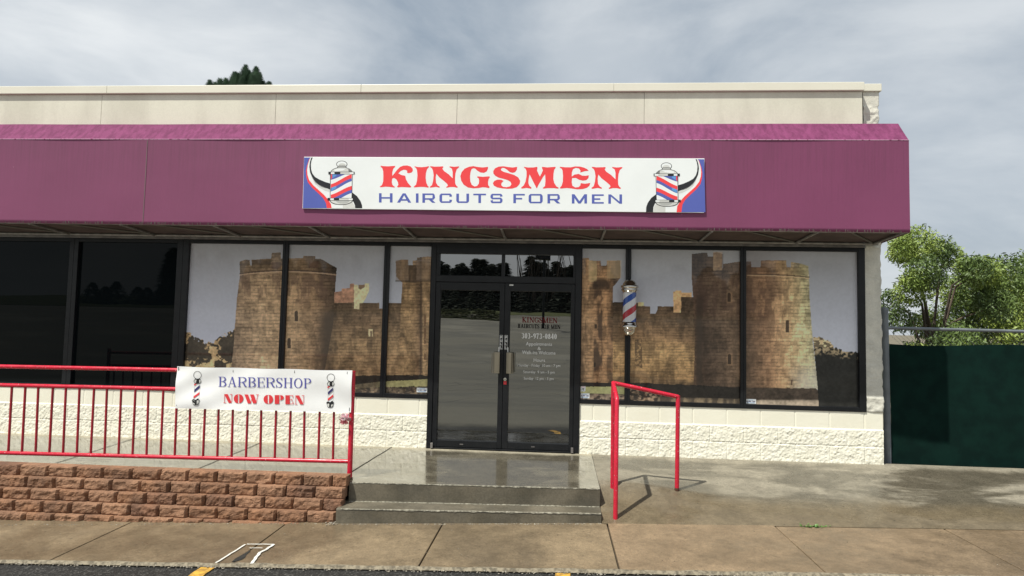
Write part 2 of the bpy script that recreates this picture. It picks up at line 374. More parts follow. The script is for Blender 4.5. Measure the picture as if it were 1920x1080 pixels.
tag(grid('grass_verge', np.stack([X, Y, lot_z(X, Y*0-49.5)+.03+(-49.5-Y)*.055+.35*fbm(X*.15, Y*.2, 2)*np.clip((-49.5-Y)/5, 0, 1)], -1), M['grass']), kind='structure')
g = MB(); g.poly([(-400, -400, -6.), (400, -400, -6.), (400, 400, -6.), (-400, 400, -6.)])
X, Y = np.meshgrid(np.concatenate([np.linspace(-300, -30, 12), np.linspace(-25, 25, 40), np.linspace(30, 300, 12)]), np.concatenate([np.linspace(-1.4, 20, 30), np.linspace(25, 400, 20)]))
tag(grid('ground', np.stack([X, Y, -.62+np.where((X > 3.6) & (Y > .5), .5, np.where(X > 3.6, .1, 0))+.05*fbm(X*.8, Y*.8, 7)], -1), M['earth']), kind='structure')

seams = [-9.6, -8.05, -6.52, -4.985, -3.455, -1.943, -.365, 1.205, 2.745, 4.28, 5.82, 7.35, 9.0]
sw = MB()
for k in range(len(seams)-1):
    a, b = seams[k]+.006, seams[k+1]-.006; mi = 1 if k >= 6 else 0; up = .006 if k == 6 else 0
    def P(x, y, dz): return (x, y, float(wz(x))+dz+up)
    N = 10; xs_ = [a+(b-a)*i/N for i in range(N+1)]
    fy = [-2.876+.017*x+.016*(float(fbm(np.array(x*9.), np.array(0.), 3))-.5) for x in xs_]
    top = [P(x, y, 0) for x, y in zip(xs_, fy)]+[P(b, -1.30, 0), P(a, -1.30, 0)]
    low = [(x, y, z-.16) for x, y, z in top]; n = len(top)
    sw.add(top+low, [tuple(range(n))]+[(i, n+i, n+(i+1) % n, (i+1) % n) for i in range(n)], mi)
tag(sw.build('sidewalk', [M['walk'], M['walk2']], bevel=.007), kind='structure')
fl = MB(); fl.add([(-9.6, -2.87, float(wz(-9.6))-.03), (9, -2.87, float(wz(9))-.03), (9, -1.3, float(wz(9))-.03), (-9.6, -1.3, float(wz(-9.6))-.03)], [(0, 1, 2, 3)])
tag(fl.build('sidewalk_joint', M['filler']), kind='structure')

def edge_y(x):                            # front edge of the landing
    return np.where(x < -2.94, -1.56, -1.605+(x+2.94)*(.12/2.52))
xs = np.concatenate([np.linspace(-9.6, -2.97, 80), np.linspace(-2.94, -.42, 60)]); X, V = np.meshgrid(xs, np.linspace(1, 0, 30))
Y = .06+(edge_y(X)-.06)*V; Z = .03*Y+.0025*(fbm(X*2, Y*2, 5)-.5)
ld = grid('landing', np.stack([X, Y, Z], -1), M['slab'])
bm_ = MB()
chip = lambda x: .012*max(0, float(fbm(np.array(x*7.), np.array(.5), 9))-.62)*4
xe = list(np.linspace(-2.94, -.42, 70)); ye = [float(edge_y(np.array(x)))-.004 for x in xe]
topz = [.03*y-.004-chip(x) for x, y in zip(xe, ye)]
bm_.add([(x, y, z) for x, y, z in zip(xe, ye, topz)]+[(x, y+.002, -.30) for x, y in zip(xe, ye)]+[(x, y+.016, z+.0045+chip(x)) for x, y, z in zip(xe, ye, topz)],
        [(i, i+70, i+71, i+1) for i in range(69)]+[(140+i, i, i+1, 141+i) for i in range(69)], 0)
bm_.add([(-.418, .0, .0), (-.418, -1.49, -.05), (-.418, -1.49, -.36), (-.418, 0, -.36)], [(0, 1, 2, 3)], 0)
sk = bm_.build('landing_front', M['step']); tag(sk, kind='structure')
tag(ld, kind='structure')
jm = MB()
for pts in ([(-2.925, -.02), (-3.075, -1.5)], [(-4.62, -.02), (-4.70, -1.5)], [(-6.3, -.02), (-6.3, -1.5)]):
    (x0, y0), (x1, y1) = pts; n = 12; vs = []
    for i in range(n+1):
        t = i/n; x = x0+(x1-x0)*t+.006*(hsh(i, 3)-.5); y = y0+(y1-y0)*t; vs += [(x-.006, y, .03*y+.0045), (x+.006, y, .03*y+.0045)]
    jm.add(vs, [(2*i, 2*i+1, 2*i+3, 2*i+2) for i in range(n)])
tag(jm.build('landing_joint', M['filler']), kind='structure')

st = MB(); n = 60; rows = []
for i in range(n+1):
    t = i/n; x = -2.975+t*(2.555-.0); yn = -1.868+t*.163; zt = -.232+t*.012; zb = -.42+t*.06; c = .010*max(0, float(fbm(np.array(x*8.), np.array(.2), 21))-.6)*4
    rows.append([(x, -1.50, zt), (x, yn+.014, zt), (x, yn+.003, zt-.005-c), (x, yn, zt-.014-c), (x, yn-.002, zb), ])
st.add([p for r in rows for p in r], [(i*5+j, i*5+j+1, (i+1)*5+j+1, (i+1)*5+j) for i in range(n) for j in range(4)])
st.poly([rows[-1][0], rows[-1][1], rows[-1][2], rows[-1][3], rows[-1][4], (-.42, -1.5, -.42)][::-1]); st.poly([rows[0][0], rows[0][1], rows[0][2], rows[0][3], rows[0][4], (-2.975, -1.5, -.42)])
tag(st.build('concrete_step', M['step']), 'low wet grey concrete step below the landing in front of the glass doors', 'step')

xs = np.concatenate([np.linspace(-.414, 3, 90), np.linspace(3.1, 9, 60)]); X, V = np.meshgrid(xs, np.linspace(1, 0, 60))
ye_ = -1.735+.035*np.clip((X+.4)/3, 0, 1); Y = .05+(ye_-.05)*V; zl = wz(X)+.004
t = np.clip((X+.4)/1.8, 0, 1); t = t*t*(3-2*t); yb = -1.10-.04*np.clip(X, 0, 2)
A = np.where(Y > yb, .05*Y, .05*yb+(yb-Y)/(yb-ye_)*(zl-.05*yb)); A = A-np.where(Y < yb-.001, .012*np.clip(1-(X+.4)/.9, 0, 1)*np.clip((Y-ye_)/.2, 0, 1), 0)
B_ = np.minimum(Y, 0)/ye_*zl
Z = A*(1-t)+B_*t+.004*(fbm(X*1.5, Y*2, 8)-.5)
tag(grid('ramp', np.stack([X, Y, Z], -1), M['ramp']), kind='structure')
def ramp_z(x, y):
    i = np.argmin((X-x)**2+(Y-y)**2); return float(Z.reshape(-1)[i])
M['worn'] = pm('worn_edge_aggregate', (.40, .38, .31), (.16, .15, .12), 40, .35, .65, rough=.8)
def worn(pts, name, seed):
    m = MB(); vs = []; n = len(pts)
    for i, (x, y, z) in enumerate(pts):
        a = .0015+.007*max(0, float(fbm(np.array(x*24.), np.array(seed*1.), seed, 3))-.34)*2.4; vs += [(x, y-.0035, z-a*1.1), (x, y-.0035, z+.0035), (x, y+a*1.6, z+.0038)]
    m.add(vs, [(3*i+j, 3*i+3+j, 3*i+4+j, 3*i+1+j) for i in range(n-1) for j in (0, 1)]); return m.build(name, M['worn'])
M['worn_walk'] = pm('worn_sidewalk_edge', (.25, .215, .155), (.10, .085, .06), 32, .35, .65, rough=.85)
ww = MB(); vs = []; xe = np.linspace(-9.5, 8.9, 900)
for x in xe:
    a = .012+.045*max(0, float(fbm(np.array(x*5.), np.array(2.), 31, 4))-.36); z = float(wz(x)); e0 = -2.884+.017*x+.010*(float(fbm(np.array(x*11.), np.array(5.), 33, 3))-.5); vs += [(x, e0-.012, z-.010), (x, e0+.006, z+.0085), (x, e0+.006+a, z+.0080)]
ww.add(vs, [(3*i+j, 3*i+3+j, 3*i+4+j, 3*i+1+j) for i in range(899) for j in (0, 1)]); tag(ww.build('sidewalk_edge', M['worn_walk']), kind='structure')
xe = np.linspace(-2.93, -.425, 240)
tag(worn([(x, float(edge_y(x))-.003, .03*float(edge_y(x))+.0015) for x in xe], 'landing_edge', 3), kind='structure')
tag(worn([(x, -1.868+(x+2.975)/2.555*.163-.001, -.232+(x+2.975)/2.555*.012-.003) for x in xe], 'step_edge', 5), kind='structure')
tag(worn([(x, float(edge_y(x))-.012, -.232+(x+2.975)/2.555*.012+.001) for x in xe], 'step_back_edge', 8), kind='structure')
# ------------------------------------------------------------------ pebbles and paint
random.seed(5)
pb = MB()
def pebble(x, y, z, r):
    k = [random.uniform(.6, 1.2) for _ in range(6)]
    v = [(x+r*k[0], y, z), (x-r*k[1], y, z), (x, y+r*k[2], z), (x, y-r*k[3], z), (x, y, z+r*.6*k[4]), (x, y, z-r*.5)]
    pb.add(v, [(0, 2, 4), (2, 1, 4), (1, 3, 4), (3, 0, 4), (2, 0, 5), (1, 2, 5), (3, 1, 5), (0, 3, 5)])
for _ in range(1500):
    x = random.uniform(-8, 6); pebble(x, -2.893+.017*x+random.gauss(0, .012), float(wz(x))-.012+random.uniform(-.006, .006), random.uniform(.004, .011))
for _ in range(330):
    t = random.random(); x = -2.98+t*2.56; pebble(x, -1.885+t*.163-abs(random.gauss(0, .014)), float(wz(x))+.002, random.uniform(.003, .008))
for _ in range(200):
    x = random.uniform(-8, -2.97); pebble(x, -2.0+(x+5)*.07-abs(random.gauss(0, .02)), float(wz(x))+.002, random.uniform(.003, .009))
for _ in range(160):
    x = -3.02+random.gauss(0, .035); pebble(x, -1.80+random.gauss(0, .06), float(wz(x))+.008, random.uniform(.004, .011))
for _ in range(260):
    x = random.uniform(-8, 7); y = random.uniform(-2.8, -2.0); pebble(x, y, float(wz(x))+.002, random.uniform(.002, .0055))
tag(pb.build('gravel', M['gravel']), kind='stuff')
def strip(mb, pts, w, dz, zf, mi=0, taper=None):
    vs = []
    for i, (x, y) in enumerate(pts):
        a = pts[max(i-1, 0)]; b = pts[min(i+1, len(pts)-1)]; dx, dy = b[0]-a[0], b[1]-a[1]; L = math.hypot(dx, dy); nx, ny = -dy/L, dx/L
        ww = w if taper is None else w*taper[i]
        for s in (-1, 1): vs.append((x+nx*ww*s/2, y+ny*ww*s/2, float(zf(x+nx*ww*s/2))+dz))
    mb.add(vs, [(2*i, 2*i+1, 2*i+3, 2*i+2) for i in range(len(pts)-1)], mi)
def rough(pts, n, amp, seed):
    o = []; random.seed(seed)
    for i in range(len(pts)-1):
        for k in range(n):
            t = k/n; o.append((pts[i][0]+(pts[i+1][0]-pts[i][0])*t+random.uniform(-amp, amp), pts[i][1]+(pts[i+1][1]-pts[i][1])*t+random.uniform(-amp, amp)))
    return o+[pts[-1]]
nm = MB()
strip(nm, rough([(-3.580, -2.925), (-3.553, -2.50)], 8, .003, 1), .017, .0095, wz)
strip(nm, rough([(-3.545, -2.492), (-3.42, -2.487), (-3.30, -2.482)], 6, .003, 2), .014, .0098, wz)
strip(nm, rough([(-3.302, -2.487), (-3.318, -2.62), (-3.335, -2.68)], 6, .003, 3), .024, .0101, wz)
strip(nm, rough([(-3.335, -2.67), (-3.315, -2.78), (-3.285, -2.925)], 6, .003, 4), .026, .0104, wz)
strip(nm, rough([(-3.475, -2.585), (-3.36, -2.58)], 5, .003, 6), .010, .0107, wz)
tag(nm.build('painted_number', M['line_white']), 'hand-painted white number 17 on the sidewalk edge by a yellow stripe', 'pavement marking')
pt = MB(); pt.poly([(x, y, float(wz(x))+.0035) for x, y in ((-3.452, -2.62), (-3.435, -2.64), (-3.43, -2.72), (-3.41, -2.78), (-3.415, -2.83), (-3.44, -2.87), (-3.475, -2.88), (-3.478, -2.80), (-3.462, -2.70))])
tag(pt.build('broken_joint', M['filler']), kind='structure')
for nm_, cx, ln, lab in (('parking_stripe', -3.62, 1.2, 'worn yellow parking stripe meeting the sidewalk beside the white number'), ('parking_stripe', -.80, .7, 'worn yellow parking stripe in front of the concrete step, right of the white number')):
    ms = MB(); y0 = -2.955 if cx < -2 else -2.912
    strip(ms, rough([(cx, y0), (cx-.02, y0-.5), (cx-.14, y0-ln)], 8, .006, 8), .115, .006, lambda x: lot_z(np.array(x), np.array(-3.)))
    for i, v in enumerate(ms.v): ms.v[i] = (v[0], v[1], float(lot_z(np.array(v[0]), np.array(v[1])))+.008)
    tag(ms.build(nm_, M['line_yellow']), lab, 'parking stripe', 'yellow stripes of the parking bays')
wd = MB(); random.seed(11)
for _ in range(70):
    x = 1.545+random.gauss(0, .055); y = -1.715+random.gauss(0, .014); z = float(wz(x)); a = random.uniform(0, 6.28); l = random.uniform(.015, .045); e = random.uniform(.1, .9)
    d = Vector((math.cos(a)*math.cos(e), math.sin(a)*math.cos(e)*.6, math.sin(e)))*l; s = Vector((-math.sin(a), math.cos(a), 0))*l*.16; b = Vector((x, y, z+.004))
    wd.poly([b-s*.4, b+d*.5-s, b+d, b+d*.5+s])
tag(wd.build('weed', M['weed']), 'small bright green weed growing in the joint between ramp and sidewalk', 'weed')

# ------------------------------------------------------------------ red block retaining wall
rw = MB(); random.seed(3)
def rblock(x0, x1, yf, zt, h, seed, clipz=None):
    nx, nz = 16, 9; vs = []; rs = hsh(seed, 1.)
    for j in range(nz):
        for i in range(nx):
            u, v = i/(nx-1), j/(nz-1); x = x0+(x1-x0)*u; z = zt-h+h*v
            e = min(u*(x1-x0), (1-u)*(x1-x0)); re = max(0, 1-e/.015); te = max(0, 1-(1-v)*h/.006); be = max(0, 1-v*h/.008)
            y = yf+.022*re**1.5+.007*te*te+.006*be*be-.034*(float(fbm(np.array(x*26.), np.array(z*26.), seed, 4))-.5)+.012*(rs-.5)
            if re > .99: y += .012
            vs.append((x+.004*(hsh(j, seed)-.5), y, z+.003*(hsh(i, seed+5)-.5)))
    fs = [(j*nx+i, j*nx+i+1, (j+1)*nx+i+1, (j+1)*nx+i) for j in range(nz-1) for i in range(nx-1)]
    b = (nz-1)*nx; tb = [(vs[b+i][0], yf+.13, zt) for i in range(nx)]; n0 = len(vs)
    fs += [(b+i, b+i+1, n0+i+1, n0+i) for i in range(nx-1)]
    l0 = n0+nx; sd = [(x0+.008, yf+.13, zt-h), (x0+.008, yf+.13, zt), (x1-.008, yf+.13, zt-h), (x1-.008, yf+.13, zt)]
    col0 = [j*nx for j in range(nz)]; col1 = [j*nx+nx-1 for j in range(nz)]
    fs += [tuple(col0+[l0+1, l0]), tuple([l0+2, l0+3]+col1[::-1])]
    rw.add(vs+tb+sd, fs, (0, 0, 1, 2, 0, 1)[int(hsh(seed, 4.)*5.99)])
for k in range(5):
    xr = [-2.935, -2.945, -2.945, -2.99, -3.0][k]; off = [.16, .30, .20, .29, .12][k]; yf = -.05*k; zt = .032-.104*k; x = xr; w = off
    i = 0
    while x > -9.4:
        rblock(x-w+.004, x, yf-1.70-.03*min(1, (-2.93-x)/2.3)-.02*max(0, min(1, (-4-x)/2)), zt, .1025, k*50+i); x -= w; w = .297+random.uniform(-.006, .006); i += 1
tag(rw.build('retaining_wall', [M['brick'], M['brick_pale'], M['brick_dark']]), 'low wall of rough red-brown concrete blocks under the red railing', 'retaining wall')
# ------------------------------------------------------------------ building
B = .4064; OFFL = -6.2508
bld = empty('shop_building', (-3, 4, 0), 'long low cream block shop with dark glass storefront under the purple awning', 'building')
def base_wall(x0, x1, off, seed):
    nx = int((x1-x0)/.0065); nz = 108
    X, Zv = np.meshgrid(np.linspace(x0, x1, nx), np.linspace(-.09, .6135, nz))
    course = np.where(Zv >= .4064, 2, np.where(Zv >= .2032, 1, 0))
    ph = (X-off)/B+np.where(course == 1, .5, 0); fr = np.abs(ph-np.round(ph))*B
    zj = np.minimum(np.abs(Zv-.4064), np.abs(Zv-.2032)); blk = np.round(ph-.5)
    h = hsh(blk, course, seed)
    n = fbm(X*13+h*9, Zv*15+h*5, seed, 5); n2 = fbm(X*34, Zv*34, seed+3, 3)
    rough_ = .008+.008*(n-.42)+.0075*(n2-.5)+.008*(fbm(X*60, Zv*60, seed+9, 2)-.5)
    ej = np.clip(1-fr/.0075, 0, 1); ez = np.clip(1-zj/.0085, 0, 1)
    split = -np.maximum(rough_, -.002)*(1-np.maximum(ej, ez)**1.5)-.002
    smooth = .007*np.clip(1-fr/.0085, 0, 1)+.0008*(n2-.5)+.002*np.clip(1-np.abs(Zv-.4064)/.006, 0, 1)
    Y = np.where(course == 2, smooth, split)
    mid = (course[:-1, :-1] < 2).astype(int).reshape(-1)
    return grid('base_wall', np.stack([X, Y, Zv], -1), [M['block_smooth'], M['block_split']], bld, True, midx=mid)
base_wall(-9.4, -2.4905, OFFL, 1); base_wall(-.5735, 3.06, 0., 2)
# corner: ragged return of the split courses and the pilaster above
nz = 330; Zv = np.linspace(-.09, 4.57, nz); xs = np.concatenate([np.linspace(2.8695, 3.06, 20), np.full(14, 3.06)]); yy = np.concatenate([np.zeros(20), np.linspace(.008, .42, 14)])
Xg, Zg = np.meshgrid(xs, Zv); Yg = np.meshgrid(yy, Zv)[0]; sidef = np.clip((Xg-3.0)/.06, 0, 1)
c = Zg/.2032; zj = np.abs(c-np.round(c))*.2032; ez = np.clip(1-zj/.012, 0, 1); n = fbm(Xg*14+Yg*9, Zg*14, 4, 5); hb = hsh(np.floor(c), 2., 6)
amp = np.where(Zg > 4.38, .1, np.where(Zg > 2.6, 1., np.where(Zg > .8, .42, np.where(Zg > .61, 1., np.where(Zg > .4064, .06, 0)))))
amp2 = np.where(Zg > 4.38, .1, np.where(Zg < .61, np.where(Zg > .4064, .1, 1.2), .9))
Yp = Yg-np.where(Yg < .005, (.002+.035*(n-.3))*amp*(1-ez), 0)
Yp = np.where((Zg < .6135) & (Yg < .005), .02, Yp)
Xp = Xg+sidef*amp2*(.035*(n-.42)+.012*(hb-.5))*(1-.6*ez)
grid('pilaster', np.stack([Xp, Yp, Zg], -1), M['pilaster'], bld)
K = (CAM[1]+.1)/CAM[1]                    # stucco face sits 10 cm proud
def sx_(x): return CAM[0]+(x-CAM[0])*K
uw = MB(); xr = sx_(2.864); js = [sx_(v) for v in (-9.49, -7.065, -4.64, -2.215, .186)]
bounds = [-10.2]+js+[xr]
for a, b in zip(bounds[:-1], bounds[1:]): uw.box(a+.0022, b-.0022, -.10, .3, 2.70, 4.525)
uw.build('stucco_panel', M['stucco'], bld, bevel=.002)
jb = MB(); jb.box(-10.2, xr-.01, -.092, .2, 2.71, 4.52); jb.build('panel_joint', M['joint'], bld)
cp = MB(); cb = [-10.25, -6.9, -3.45, sx_(-.2), xr+.012]
for a, b in zip(cb[:-1], cb[1:]): cp.box(a, b-.002, -.135, .45, 4.53, 4.635)
cp.build('coping', M['coping'], bld, bevel=.006)
cp = MB(); cp.box(xr+.014, 3.085, -.025, 9.0, 4.56, 4.655); cp.build('coping', M['coping'], bld, bevel=.006)
bk = MB(); bk.box(3.0, 3.055, .42, 9.0, -.4, 4.56); bk.box(-10.2, 3.05, 9.0, 9.1, -.4, 4.5); bk.box(-10.2, -10.1, .1, 9.0, -.4, 4.5); bk.build('side_wall', M['pilaster'], bld)
rf = MB(); rf.box(-10.1, 3.0, .3, 9.0, 4.1, 4.2); rf.build('roof', M['joint'], bld)
fl_ = MB(); fl_.box(-10.1, 3.0, .5, 9., -.3, -.02); fl_.build('shop_floor', M['joint'], bld)
hd = MB(); hd.box(-9.6, 2.868, -.03, .06, 2.608, 2.638); hd.build('flashing', M['strip'], bld, bevel=.004)

ZB, ZT = .6145, 2.606; GB, GT = .668, 2.558
def win(x0, x1, g0, g1, name='window'):
    f = MB(); f.box(x0+.001, g0, -.012, .09, ZB, ZT)
    if x1-g1 > .002: f.box(g1, x1-.001, -.012, .09, ZB, ZT)
    f.box(g0, g1, -.010, .09, ZB, GB); f.box(g0, g1, -.010, .09, GT, ZT)
    o = f.build(name, M['frame'], bld, bevel=.003); return o
def dark_pane(par, x0, x1, z0=GB, z1=GT, mat='glass_dark', name='glass_pane'):
    p = MB(); p.box(x0, x1, .030, .036, z0, z1); return p.build(name, M[mat], par)
w = win(-9.4, -7.32, -9.34, -7.38); dark_pane(w, -9.34, -7.38)
w = win(-7.32, -5.806, -7.26, -5.886); dark_pane(w, -7.26, -5.886); w['label'] = 'unprinted black window'

# ------------------------------------------------------------------ printed castle murals
def inpoly(u, v, P):
    r = np.zeros(u.shape, bool); n = len(P)
    for i in range(n):
        (x1, y1), (x2, y2) = P[i], P[(i+1) % n]
        if y1 == y2: continue
        r ^= ((y1 > v) != (y2 > v)) & (u < (x2-x1)*(v-y1)/(y2-y1)+x1)
    return r
def paint(u, v):
    n1 = fbm(u/70, v/70, 1, 4); n2 = fbm(u/14, v/14, 2, 4); n3 = fbm(u/4, v/4, 3, 3); n4 = fbm(u/9, v/26, 4, 4)
    uw_, vw_ = u+1.1*(n2-.5), v+1.1*(fbm(u/9, v/9, 8, 3)-.5)
    def L(c): return lin(c)
    def mixa(a, b, t): return a+(b-a)*np.clip(t, 0, 1)[..., None]
    C = mixa(L((104, 108, 113))+0*u[..., None], L((123, 130, 143)), (v-470)/170); C = C*(.97+.08*n1[..., None])
    def stone(ramp, s, dark, seed, rowh=6.6, mort=.78):
        col = np.stack([np.interp(np.clip(s, 0, 1), [q[0] for q in ramp], [lin(q[1])[k] for q in ramp]) for k in range(3)], -1)
        vv = v+2.0*(n2-.5)+1.4*(n3-.5); row = np.floor(vv/rowh); of = hsh(row, seed, 3)*40; bw = 11+5*hsh(row, seed, 5)
        uu = u+of+1.5*(n3-.5); b = np.floor(uu/bw); r = hsh(row, b, seed)
        k = .86+.17*r+.70*(n2-.5)+.60*(n3-.5)+.6*(n1-.5)+.35*(vnoise(u/16, v/3.3, seed)-.5)
        m = ((vv/rowh-row) < .17) | ((uu/bw-b) < .08)
        k = np.where(m, k*mort, k)
        k = np.where((np.abs(vv/rowh-row-.5) > .36) & (vnoise(u/9+row*7.3, row, seed+4) > .60), k*.66, k)
        col = col*np.clip(k, .35, 1.5)[..., None]
        st = np.clip((n4-.45)*6, 0, 1)*np.minimum(1, dark*1.25)
        return mixa(col, col*.42+lin((40, 36, 30))*.15, st)
    def put(P, c, warp=True):
        nonlocal C
        mk = inpoly(uw_ if warp else u, vw_ if warp else v, P)
        C = np.where(mk[..., None], c, C)
    def flat(c, nz=.5): return lin(c)*(1+nz*(n2-.5)+nz*(n3-.5))[..., None]
    def blend(mask, c):
        nonlocal C; C = mixa(C, c, mask)
    def soft(x, a, b): 
        t = np.clip((x-a)/(b-a), 0, 1); return t*t*(3-2*t)
    # far trees on the left pane
    tl = np.interp(u, [330, 345, 365, 385, 400, 415, 428, 440], [600, 618, 634, 640, 641, 632, 624, 616])+13*(n2-.5)+13*(n3-.5)
    tc = mixa(flat((140, 116, 74), .9), flat((46, 40, 30), .8), soft(fbm(u/13, v/11, 12, 6), .46, .53)); dd = np.minimum(((u-366)/34)**2+((v-654)/30)**2, np.minimum(((u-431)/24)**2+((v-650)/40)**2, ((u-412)/14)**2+((v-684)/9)**2)); tc = mixa(flat((140, 116, 72), .9), flat((150, 130, 82), .6), soft(v, 668, 690)); tc = mixa(tc, flat((44, 38, 28), .9), soft(1.05-dd+2.4*(fbm(u/7, v/6, 12, 4)-.5), 0, .25))
    C = np.where(((v > tl) & (u < 470))[..., None], tc, C)
    # first round tower
    P = [(449, 491), (460, 487), (468, 487), (469, 497), (472, 498), (472, 487), (508, 485), (510, 474), (526, 473), (527, 485), (560, 484), (568, 484), (569, 480), (591, 480), (591, 485), (600, 485), (609, 489), (620, 496), (631, 502), (630, 520), (628, 545), (626, 760), (425, 760), (438, 650), (444, 560), (450, 515)]
    s = (u-440)/190
    c = stone([(0, (118, 98, 72)), (.25, (146, 121, 85)), (.5, (142, 116, 78)), (.75, (118, 94, 62)), (.9, (86, 68, 47)), (1, (66, 53, 38))], s, .35, 31)
    c = mixa(c, c*.62, soft(516-v, -8, 12)); c = mixa(c, c*.8, soft(560-v, -40, 50))
    put(P, c)
    rv = 507+6*np.abs((u-540)/90)**2
    blend(((np.abs(v-rv) < 1.3) & (u > 449) & (u < 631))*.75, lin((48, 38, 30))); blend(((np.abs(v-rv-2.5) < 1.2) & (u > 449) & (u < 631))*.5, lin((150, 125, 95)))
    blend(((np.abs(v-496) < 6) & (np.abs(u-588) < 9))*.55, lin((62, 42, 32)))
    blend(((np.abs(v-498) < 6) & (np.abs(u-518) < 9))*.55, lin((58, 38, 32)))
    blend(soft(u+10*(n4-.5), 590, 606)*soft(638-u, 0, 14)*soft(v, 560, 610)*.75*(v < 760), lin((56, 46, 34)))
    for (x, y, h) in ((555.6, 593, 9), (542, 644, 9), (1477.5, 612, 11), (1368, 558, 9), (1368.5, 674, 10)):
        blend(soft(7-np.abs(uw_-x), 0, 3)*soft(h+5-np.abs(vw_-y), 0, 4)*.3, lin((150, 126, 88)))
        blend((((np.abs(u-x) < 3.2) & (v > y-h+2) & (v < y+h)) | ((u-x)**2+(v-y+h-2)**2 < 10))*.92, lin((34, 25, 18)))
    blend(((u > 473) & (u < 508) & (v > 488) & (v < 496+3*(n3-.5)))*.6, lin((50, 41, 33)))
    blend(((u > 450) & (u < 467) & (v > 490+.3*(467-u)) & (v < 499))*.45, lin((58, 48, 38)))
    blend(soft(n4, .46, .56)*soft(v, 512, 520)*soft(590+40*(n1-.5)-v, 0, 50)*inpoly(u, v, P)*.42, lin((72, 54, 44)))
    blend(((np.abs(u-447-.02*(560-v)) < 4) & (np.abs(v-640) < 9))*.35, lin((80, 64, 48)))
    # things behind the curtain wall
    put([(627, 548), (641, 546), (641, 541), (656, 540), (656, 532), (664, 532), (664, 572), (627, 572)], flat((122, 88, 64), .9))
    put([(664, 534), (671, 534), (672, 541), (683, 540), (684, 532), (692, 531), (692, 546), (675, 580), (663, 580)], flat((150, 143, 102), .6))
    put([(672, 534), (684, 534), (684, 538), (676, 543), (672, 541)], flat((92, 74, 52), .5))
    # left curtain wall
    s = (v-567)/137; c = stone([(0, (76, 61, 42)), (.3, (96, 76, 49)), (.6, (124, 99, 61)), (1, (118, 92, 56))], s, .55, 41, 5.6)
    put([(626, 568), (664, 567), (664, 579), (674, 580), (674, 568), (711, 568), (711, 579), (718, 579), (728, 568), (760, 568), (764, 706), (600, 706), (610, 690), (626, 600)], c)
    blend(soft(640-u+8*(n4-.5), 0, 22)*soft(u, 600, 615)*soft(v, 575, 600)*(v < 706)*.6, lin((50, 42, 32)))
    blend(((np.abs(u-695) < 4) & (np.abs(v-624) < 7))*.8, lin((172, 150, 105))); blend(((np.abs(u-696) < 2) & (np.abs(v-626) < 5))*.8, lin((60, 46, 32)))
    blend(((np.abs(u-693) < 5) & (v > 632) & (v < 655))*.35, lin((52, 42, 30)))
    # gate tower left of the door
    s = (u-748)/62
    c = stone([(0, (118, 93, 56)), (.35, (128, 101, 60)), (.62, (98, 76, 48)), (.66, (74, 57, 38)), (.72, (136, 108, 68)), (1, (150, 120, 76))], s, .55, 51, 6.)
    c = mixa(c, c*.7, soft(560-v, -30, 30))
    put([(742, 490), (752, 487), (765, 487), (765, 497), (774, 497), (774, 489), (782, 488), (782, 483), (800, 481), (830, 481), (830, 712), (745, 712), (750, 610), (754, 530), (748, 524), (743, 518)], c)
    blend((((u > 742) & (u < 766)) | ((u > 781) & (u < 815)))*((v > 487) & (v < 527))*.45*(.6+n3), lin((88, 74, 60)))
    blend(((u > 766) & (u < 781) & (v > 497) & (v < 530))*.75, lin((42, 33, 26)))
    blend(((np.abs(u-755-0*v) < 14) & (np.abs(v-527) < 2))*.5, lin((40, 32, 25))); blend(((np.abs(u-798) < 17) & (np.abs(v-526) < 2))*.5, lin((40, 32, 25)))
    blend(((np.abs(u-797) < 2.2) & (v > 588) & (v < 675) & (n3 > .45))*.8, lin((70, 48, 26)))
    blend(((np.abs(u-790) < 2) & (v > 530) & (v < 700))*.55, lin((48, 36, 26)))
    # foot of the left half
    bl = 704+5*(n2-.5)
    cc = np.where((v > bl)[..., None] & (u < 815)[..., None] & (u > 470)[..., None], flat((30, 26, 21), .7), C); C = cc
    gl = np.interp(u, [600, 660, 690, 711, 740, 770, 812], [735, 722, 718, 716, 714, 713, 710])+2*(n3-.5)
    C = np.where(((v > gl) & (u < 815) & (u > 600))[..., None], mixa(flat((120, 116, 66), .5), flat((78, 68, 48), 1.2), soft(730-u, 0, 30)), C)
    sl_ = np.interp(u, [600, 660, 711, 760, 812], [738, 730, 726, 725, 724])+3*(n3-.5)
    C = np.where(((v > sl_) & (u < 815) & (u > 470))[..., None], mixa(flat((66, 56, 42), 1.6), flat((36, 31, 25), .8), soft(fbm(u/5, v/3, 22, 3), .42, .6)), C)
    # gate tower right of the door
    s = (u-1090)/60
    c = stone([(0, (112, 86, 55)), (.25, (138, 106, 66)), (.5, (116, 86, 52)), (.75, (132, 98, 58)), (1, (96, 72, 46))], s, .75, 61, 6.)
    c = mixa(c, flat((132, 112, 70), .5), ((u > 1104) & (u < 1119) & (v < 528))*.8)
    put([(1080, 484), (1104, 484), (1105, 488), (1118, 489), (1120, 489), (1126, 489), (1127, 498), (1137, 498), (1138, 489), (1163, 488), (1163, 520), (1156, 530), (1149, 538), (1149, 568), (1152, 718), (1080, 718)], c)
    blend(((u > 1138) & (u < 1165) & (v > 488) & (v < 522))*.35, lin((150, 128, 84)))
    blend(soft(1-((uw_-1128)/20)**2-((vw_-536)/17)**2, 0, .6)*.86*soft(552-v+10*(n2-.5), 0, 14), lin((34, 26, 20)))
    blend(((np.abs(u-1121) < 8) & (v > 545) & (v < 695))*soft(n4, .38, .62)*.8, lin((52, 38, 27)))
    blend((((np.abs(u-1117) < 2.2) & (np.abs(v-612) < 4)) | ((np.abs(u-1115) < 2) & (np.abs(v-684) < 4)))*.9, lin((25, 18, 13)))
